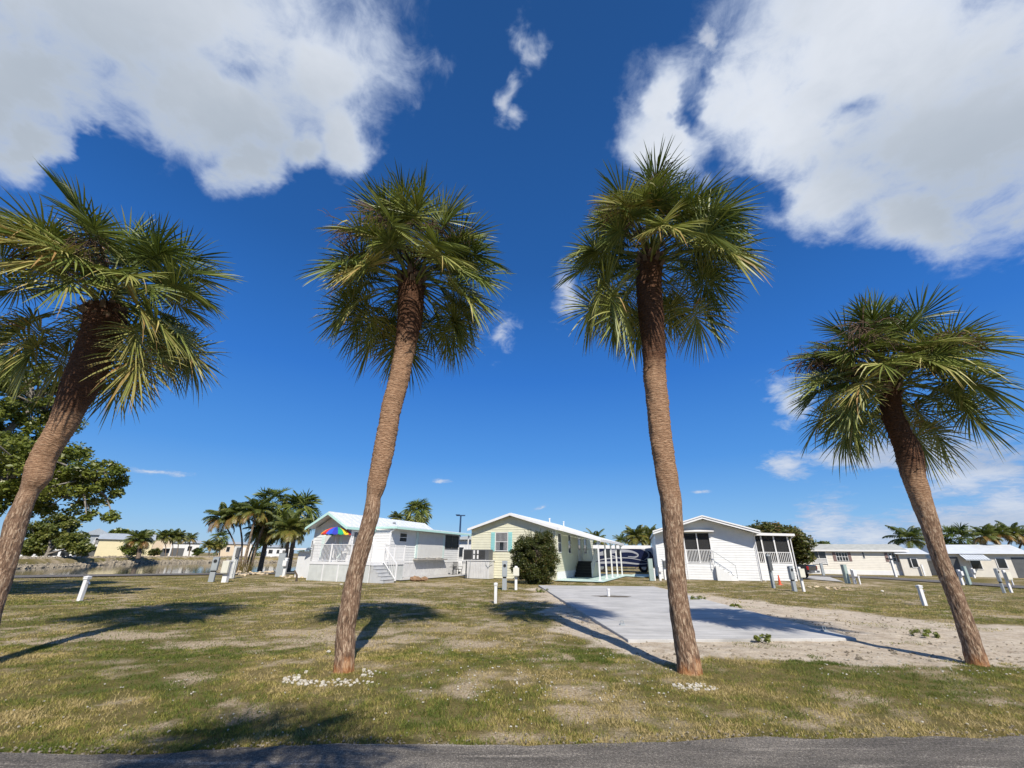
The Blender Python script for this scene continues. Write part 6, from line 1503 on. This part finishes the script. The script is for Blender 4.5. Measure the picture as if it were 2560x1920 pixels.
put('feather', 'cluster_palm', 'low yellow-green palm beside the air conditioner on the shed', 712, 1420, 722, 1330, 107, None, Y=40, spread=2.0, nf=24, tint=0.55)
put('fan', 'cluster_palm', 'dark straight-trunked palm between the clump and the broad grey pedestal', 650, 1424, 672, 1322, 108, None, Y=46, spread=1.1, nf=26, rad_t=0.22)
put('fan', 'sabal_palm', 'round-headed sabal palm rising behind the mint roof', 1044, 1400, 1043, 1287, 109, None, Y=58, spread=1.25, nf=44, rad_t=0.22)
put('feather', 'areca_palm', 'small palm tip peeping over the mint roof', 995, 1400, 992, 1298, 110, None, Y=66, spread=1.5, tint=0.55)
put('feather', 'areca_palm', 'leftmost green palm behind the motorhome, beside the carport', 1490, 1400, 1488, 1356, 111, None, Y=66, spread=2.2, tint=0.5)
put('feather', 'areca_palm', 'small far palm above the motorhome roof', 1552, 1400, 1552, 1355, 112, None, Y=110, spread=2.4)
put('feather', 'areca_palm', 'yellow-green palm over the motorhome, left of a pair', 1590, 1410, 1592, 1347, 113, None, Y=62, spread=2.1, nf=24, tint=0.6)
put('feather', 'areca_palm', 'yellow-green palm over the motorhome, touching the white gable', 1622, 1410, 1624, 1346, 114, None, Y=62, spread=2.1, nf=24, tint=0.6)
put('feather', 'coconut_palm', 'coconut palm with long feathery fronds behind the beige home', 2286, 1436, 2272, 1352, 115, None, Y=56, spread=2.5, nf=16, rad_t=0.17, tint=0.3)
put('fan', 'sabal_palm', 'dark round sabal palm beyond the white roof at right', 2400, 1430, 2400, 1356, 116, None, Y=70, spread=1.7, nf=30, rad_t=0.2, tint=0.3)
FR = 'feathery palms before the white-roofed home'
for i, (u, v, uc, vc, lab) in enumerate([(2480, 1441, 2462, 1344, 'arching palm before the white roof, leftmost of its group'), (2500, 1441, 2495, 1340, 'arching palm before the white roof, second from left'), (2520, 1441, 2530, 1336, 'arching palm before the white roof, tallest of its group'), (2545, 1441, 2560, 1345, 'arching palm before the white roof, cut by the right edge')]):
    put('feather', 'areca_palm', lab, u, v, uc, vc, 120+i, FR, spread=1.6, nf=18, rad_t=0.09, tint=0.45, dead=0.4)
# pond bank palms
put('feather', 'date_palm', 'stout date palm on the far pond bank, before the cream home', 346, 1395, 346, 1352, 131, None, z=ZB, spread=2.6, nf=30, rad_t=0.35, tint=0.45, dead=0.45)
for i, (u, uc, vc, lab) in enumerate([(413, 408, 1344, 'leftmost of three slim palms on the far pond bank'), (430, 428, 1343, 'middle of three slim palms on the far pond bank'), (441, 446, 1345, 'rightmost of three slim palms on the far pond bank')]):
    put('feather', 'areca_palm', lab, u, 1392, uc, vc, 140+i, 'slim palms on the far bank', z=ZB, spread=2.4, nf=20, rad_t=0.1, tint=0.5)
put('feather', 'areca_palm', 'tall palm by the white carport across the pond', 472, 1391, 473, 1349, 145, None, z=ZB, spread=2.4, nf=18, tint=0.5, dead=0.3)
put('feather', 'areca_palm', 'yellow-green palm across the pond, left of the small peach home', 522, 1391, 520, 1366, 146, 'palms by the peach home', z=ZB, spread=2.2, nf=20, tint=0.65)
put('feather', 'areca_palm', 'yellow-green palm across the pond, right beside the small peach home', 540, 1391, 541, 1364, 147, 'palms by the peach home', z=ZB, spread=2.0, nf=20, tint=0.65)
put('fan', 'sabal_palm', 'dark palm across the pond behind the yellow-green pair', 548, 1391, 549, 1352, 148, None, z=ZB, spread=1.9, nf=24, tint=0.35)
def shrub(name, label, u, v, rx, rz_, leaf, mat, seed, z=0.0, tint=(0.5, 0.25), cat='shrub', n=40, per=45, group=None):
    b = G(u, v, z); d = (b-Vector((0, 0, CAMH))).dot(_f)/FPX; rx *= d; rz_ *= d
    rng = np.random.default_rng(seed)
    blobs = [((rng.uniform(-.35, .35)*rx, rng.uniform(-.3, .3)*rx, rz_*rng.uniform(0.7, 1.15)), (rx*0.62, rx*0.55, rz_*0.62)) for i in range(4)]
    limbs = [([(0, 0, -0.05), (0.02, 0, rz_*0.5), (0.03, 0, rz_)], 0.05*rx+0.01, 0.02*rx)]+[([(0, 0, 0), (x*rx*0.3, 0, rz_*0.5), (x*rx*0.7, 0, rz_*1.2)], 0.03*rx+0.006, 0.01*rx+0.003) for x in (-0.8, 0.7)]
    return broadleaf(name, label, (b.x, b.y, z), limbs, blobs, n, per, leaf, mat, TWIG, seed, cat, cr=(0.2*rx, 0.42*rx), tint=tint, trunk_r=0.05*rx+0.01, group=group)
shrub('shrub', 'low green shrub at the foot of the date palm across the pond', 318, 1394, 32, 17, 0.4, LEAF_BIG, 201, ZB, (0.65, 0.2))
shrub('shrub', 'dark shrub in front of the striped-awning home at right', 2425, 1441, 38, 26, 0.25, LEAF_BUSH, 202, 0, (0.5, 0.3))
shrub('shrub', 'yellow-green shrub at the right edge by the awning home', 2552, 1442, 24, 19, 0.22, LEAF_BIG, 203, 0, (0.8, 0.2))
shrub('shrub', 'rounded hedge shrub across the pond between two lakeside homes', 492, 1391, 12, 12, 0.4, LEAF_BIG, 204, ZB, (0.4, 0.2))
shrub('shrub', 'small dark shrub on the far bank beside the date palm', 384, 1393, 14, 13, 0.4, LEAF_BUSH, 205, ZB)
for i, (u, w, lab) in enumerate(((278, 40, 'distant tree crown above the cream home roof'), (355, 24, 'small distant tree crown right of the cream home ridge'), (2060, 22, 'distant tree crown above the long beige roof'))):
    Y = 150; b = PY(u, 1386, Y); d = Y/FPX; t = PY(u, 1322+(i == 1)*8+(i == 2)*34, Y).z; h = max(3, t)
    limbs = [([(0, 0, -0.5), (0, 0, h*0.4), (0, 0, h*0.8)], 0.3, 0.1), ([(0, 0, h*0.4), (1, 0, h*0.6), (2, 0, h*0.85)], 0.15, 0.05)]
    broadleaf('distant_tree', lab, (b.x, Y, 0), limbs, [((-w*d*0.3, 0, h*0.8), (w*d*0.45, 2, h*0.2)), ((w*d*0.3, 0, h*0.78), (w*d*0.5, 2, h*0.2))], 60, 40, 0.9, LEAF_BIG, BARK, 210+i, cr=(0.6, 1.3))
# a far tree line closes the horizon
def treeline():
    rng = np.random.default_rng(77); cs = []; rr = []
    for i in range(650):
        a = rng.uniform(-0.95, 0.95); Y = rng.uniform(200, 260); x = a*Y*1.5; h = 2.6+2.2*vnoise(np.array([x*0.05]), np.array([3.1]))[0]
        cs.append((x, Y, rng.uniform(0.3, h))); rr.append(rng.uniform(1.2, 2.4))
    V, T = leaf_cloud(cs, rr, 34, 1.1, 78, tint=(0.4, 0.2)); o = np_mesh('far_woods', V, np.arange(len(V)), 4, LEAF_BIG, None, T); struct(o, 'stuff')
treeline()

def yucca():
    p = G(*RG(2, 1560, 1560)); t = thing('yucca', 'spiky yucca plant on the rocks beside the low white shed', 'plant', (p.x, p.y, 0)); rng = random.Random(3)
    mb = MB(); heads = []
    for (x, z) in ((-0.35, 0.95), (0.05, 1.25), (0.45, 1.05), (0.25, 0.7)):
        mb.tube([(0, 0, -0.05), (x*0.4, 0, z*0.5), (x, 0, z)], [0.05, 0.035, 0.03], 6); heads.append(Vector((x, 0, z)))
    mb.build('stems', TWIG, t); mb = MB()
    for h in heads:
        for k in range(46):
            a = rng.uniform(0, 6.283); e = rng.uniform(-0.5, 1.4); d = Vector((math.cos(a)*math.cos(e), math.sin(a)*math.cos(e), math.sin(e))); L = rng.uniform(0.3, 0.5); w = d.cross(UP).normalized()*0.022
            mb.add([h-w, h+w, h+d*L*0.6+w*0.8-UP*0.02, h+d*L*0.6-w*0.8-UP*0.02, h+d*L-UP*0.08], [(0, 1, 2, 3), (3, 2, 4)], 0, rng.uniform(0.2, 0.8))
    mb.build('leaves', LEAF_PALM2, t)
yucca()
def reed_tuft(label, u, v, h, seed, tint=0.8, n=90, name='grass_tuft', sp=0.25, group=None, w=0.014):
    p = G(u, v); t = thing(name, label, 'plant', (p.x, p.y, 0), group=group); rng = random.Random(seed); mb = MB()
    for k in range(n):
        a = rng.uniform(0, 6.283); o = Vector((rng.gauss(0, sp*0.5), rng.gauss(0, sp*0.5), 0)); d = Vector((math.cos(a)*0.4, math.sin(a)*0.4, 1)).normalized(); L = h*rng.uniform(0.5, 1.1); wv = Vector((-math.sin(a), math.cos(a), 0))*w
        mb.add([o-wv, o+wv, o+d*L*0.6+wv*0.8, o+d*L*0.6-wv*0.8, o+d*L+Vector((math.cos(a), math.sin(a), -0.5))*L*0.25], [(0, 1, 2, 3), (3, 2, 4)], 0, min(1, max(0, rng.gauss(tint, 0.12))))
    mb.build('blades', LEAF_PALM2, t); mb = MB(); mb.lathe([(sp*0.5, -0.03), (sp*0.45, 0.03), (sp*0.15, 0.05)], (0, 0, 0), 8); mb.build('root_clump', TWIG, t)
reed_tuft('yellow-orange reed tuft at the foot of the palm clump', 600, 1430, 1.3, 1, 0.9, 150, sp=0.9)
WD = 'weed clumps on the sand'
for i, (u, v, s_, lab) in enumerate([(1350, 1481, 0.30, 'green weed clump at the far left corner of the pad'), (1743, 1501, 0.34, 'green weed clump just right of the tallest palm trunk'), (1838, 1519, 0.22, 'small weed clump on the sand right of the pad'), (1905, 1604, 0.22, 'low weed clump at the near edge of the pad'),
        (2315, 1590, 0.25, 'weed clump on the sand left of the fourth palm')]):
    p = G(u, v, 0.02); s_ *= 0.72; t = thing('weed', lab, 'weed', (p.x, p.y, 0.02), group=WD)
    V, T = leaf_cloud([(np.random.default_rng(i*9+k).normal(0, s_*0.75), np.random.default_rng(i*9+k+50).normal(0, s_*0.5), s_*0.25*(1+k % 2)) for k in range(7)], [s_*0.33]*7, 40, 0.06, 300+i, 2.2, tint=(0.95, 0.2))
    np_mesh('leaves', V, np.arange(len(V)), 4, LEAF_BIG, t, T)
    mb = MB()
    for k in range(6): a = k*1.05; mb.tube([(0, 0, -0.03), (math.cos(a)*s_*0.4, math.sin(a)*s_*0.4, s_*0.25)], [0.006, 0.003], 4, 0, False)
    mb.build('stems', TWIG, t)

# ------------------------------------------------------------------ rocks
def rocks_ring(name, label_f, spots, mat, group, seed):
    rng = random.Random(seed)
    for i, (u, v, rpx) in enumerate(spots):
        p = G(u, v); d = (p-Vector((0, 0, CAMH))).dot(_f)/FPX; r = rpx*d; mb = MB(); rock_mesh(mb, (0, 0, r*0.28), r, rng, 0.55, 9)
        o = mb.build(name, mat, smooth=False); o.location = (p.x, p.y, 0); tag(o, label_f(i), 'rock', group)
rng = random.Random(12); sp = []
for i in range(26): sp.append((575+i*4.2+rng.uniform(-2, 2), 1437+rng.uniform(-6, 3)-(i > 14)*1, rng.uniform(3.0, 6.0)))
rocks_ring('border_rock', lambda i: 'cream limestone rock in the border under the palm clump', sp, LIME, 'rocks under the palm clump', 1)
sp = [(703+i*6.5+rng.uniform(-2, 2), 1444+rng.uniform(-4, 3), rng.uniform(2.2, 4.5)) for i in range(17)]
rocks_ring('border_rock', lambda i: 'small limestone rock along the foot of the white shed and deck', sp, LIME, 'rocks before the shed', 2)
rocks_ring('boulder', lambda i: ['rounded brown boulder on the grass before the mint-trimmed home', 'lower brown boulder touching the rounded one before the mint-trimmed home'][i], [(1040, 1453, 13), (1058, 1452, 10)], BROWNR, None, 3)
rocks_ring('stone', lambda i: ['white stone on the lawn before the mint-trimmed deck', 'white stone just left of the shell-ringed palm', 'white lump on the right lawn before the beige home'][i], [(853, 1462, 3.2), (822, 1631, 6), (2206, 1479, 4.0)], SHELL, None, 4)
sp = [(1990+rng.uniform(0, 140), 1470+rng.uniform(-5, 6), rng.uniform(2, 4.5)) for i in range(16)]
rocks_ring('stone', lambda i: 'yellowish limestone lump strewn on the grass right of the cone', sp, LIME, 'lumps on the right lawn', 5)
def bank_rocks():
    rng = random.Random(8); mb = MB()
    for i in range(6500):
        k = rng.randrange(0, 6); P = [(-73, 30), (-72, 42), (-64.5, 58), (-68.5, 72), (-74, 92), (-66, 112), (-46, 116), (-30, 104), (-19, 80)]
        k = rng.choice((1, 2, 2, 3, 3, 4, 4, 5, 6, 7)); a, b = P[k], P[k+1]; f = rng.random(); x, y = a[0]+(b[0]-a[0])*f, a[1]+(b[1]-a[1])*f
        cx, cy = -44, 70; n = Vector((x-cx, y-cy, 0)).normalized(); s_ = rng.random(); x += n.x*(s_*4.2-1.2); y += n.y*(s_*4.2-1.2)
        r = rng.uniform(0.2, 0.55); rock_mesh(mb, (x+rng.uniform(-.3, .3), y+rng.uniform(-.3, .3), -0.72+s_*1.15), r, rng, 0.65, 6)
    struct(mb.build('bank_rocks', GREYR), 'stuff')
bank_rocks()
def stick():
    p = G(*RG(2, 1440, 1655)); t = tag(None or (lambda m: m.build('stump', TWIG))((lambda m: (m.tube([(0, 0, -0.1), (-0.05, 0, 0.35), (-0.25, 0, 0.62)], [0.07, 0.06, 0.05], 8), m)[1])(MB())), 'bare crooked stump on the grass beside the low white shed', 'stump'); t.location = (p.x, p.y, 0)
stick()
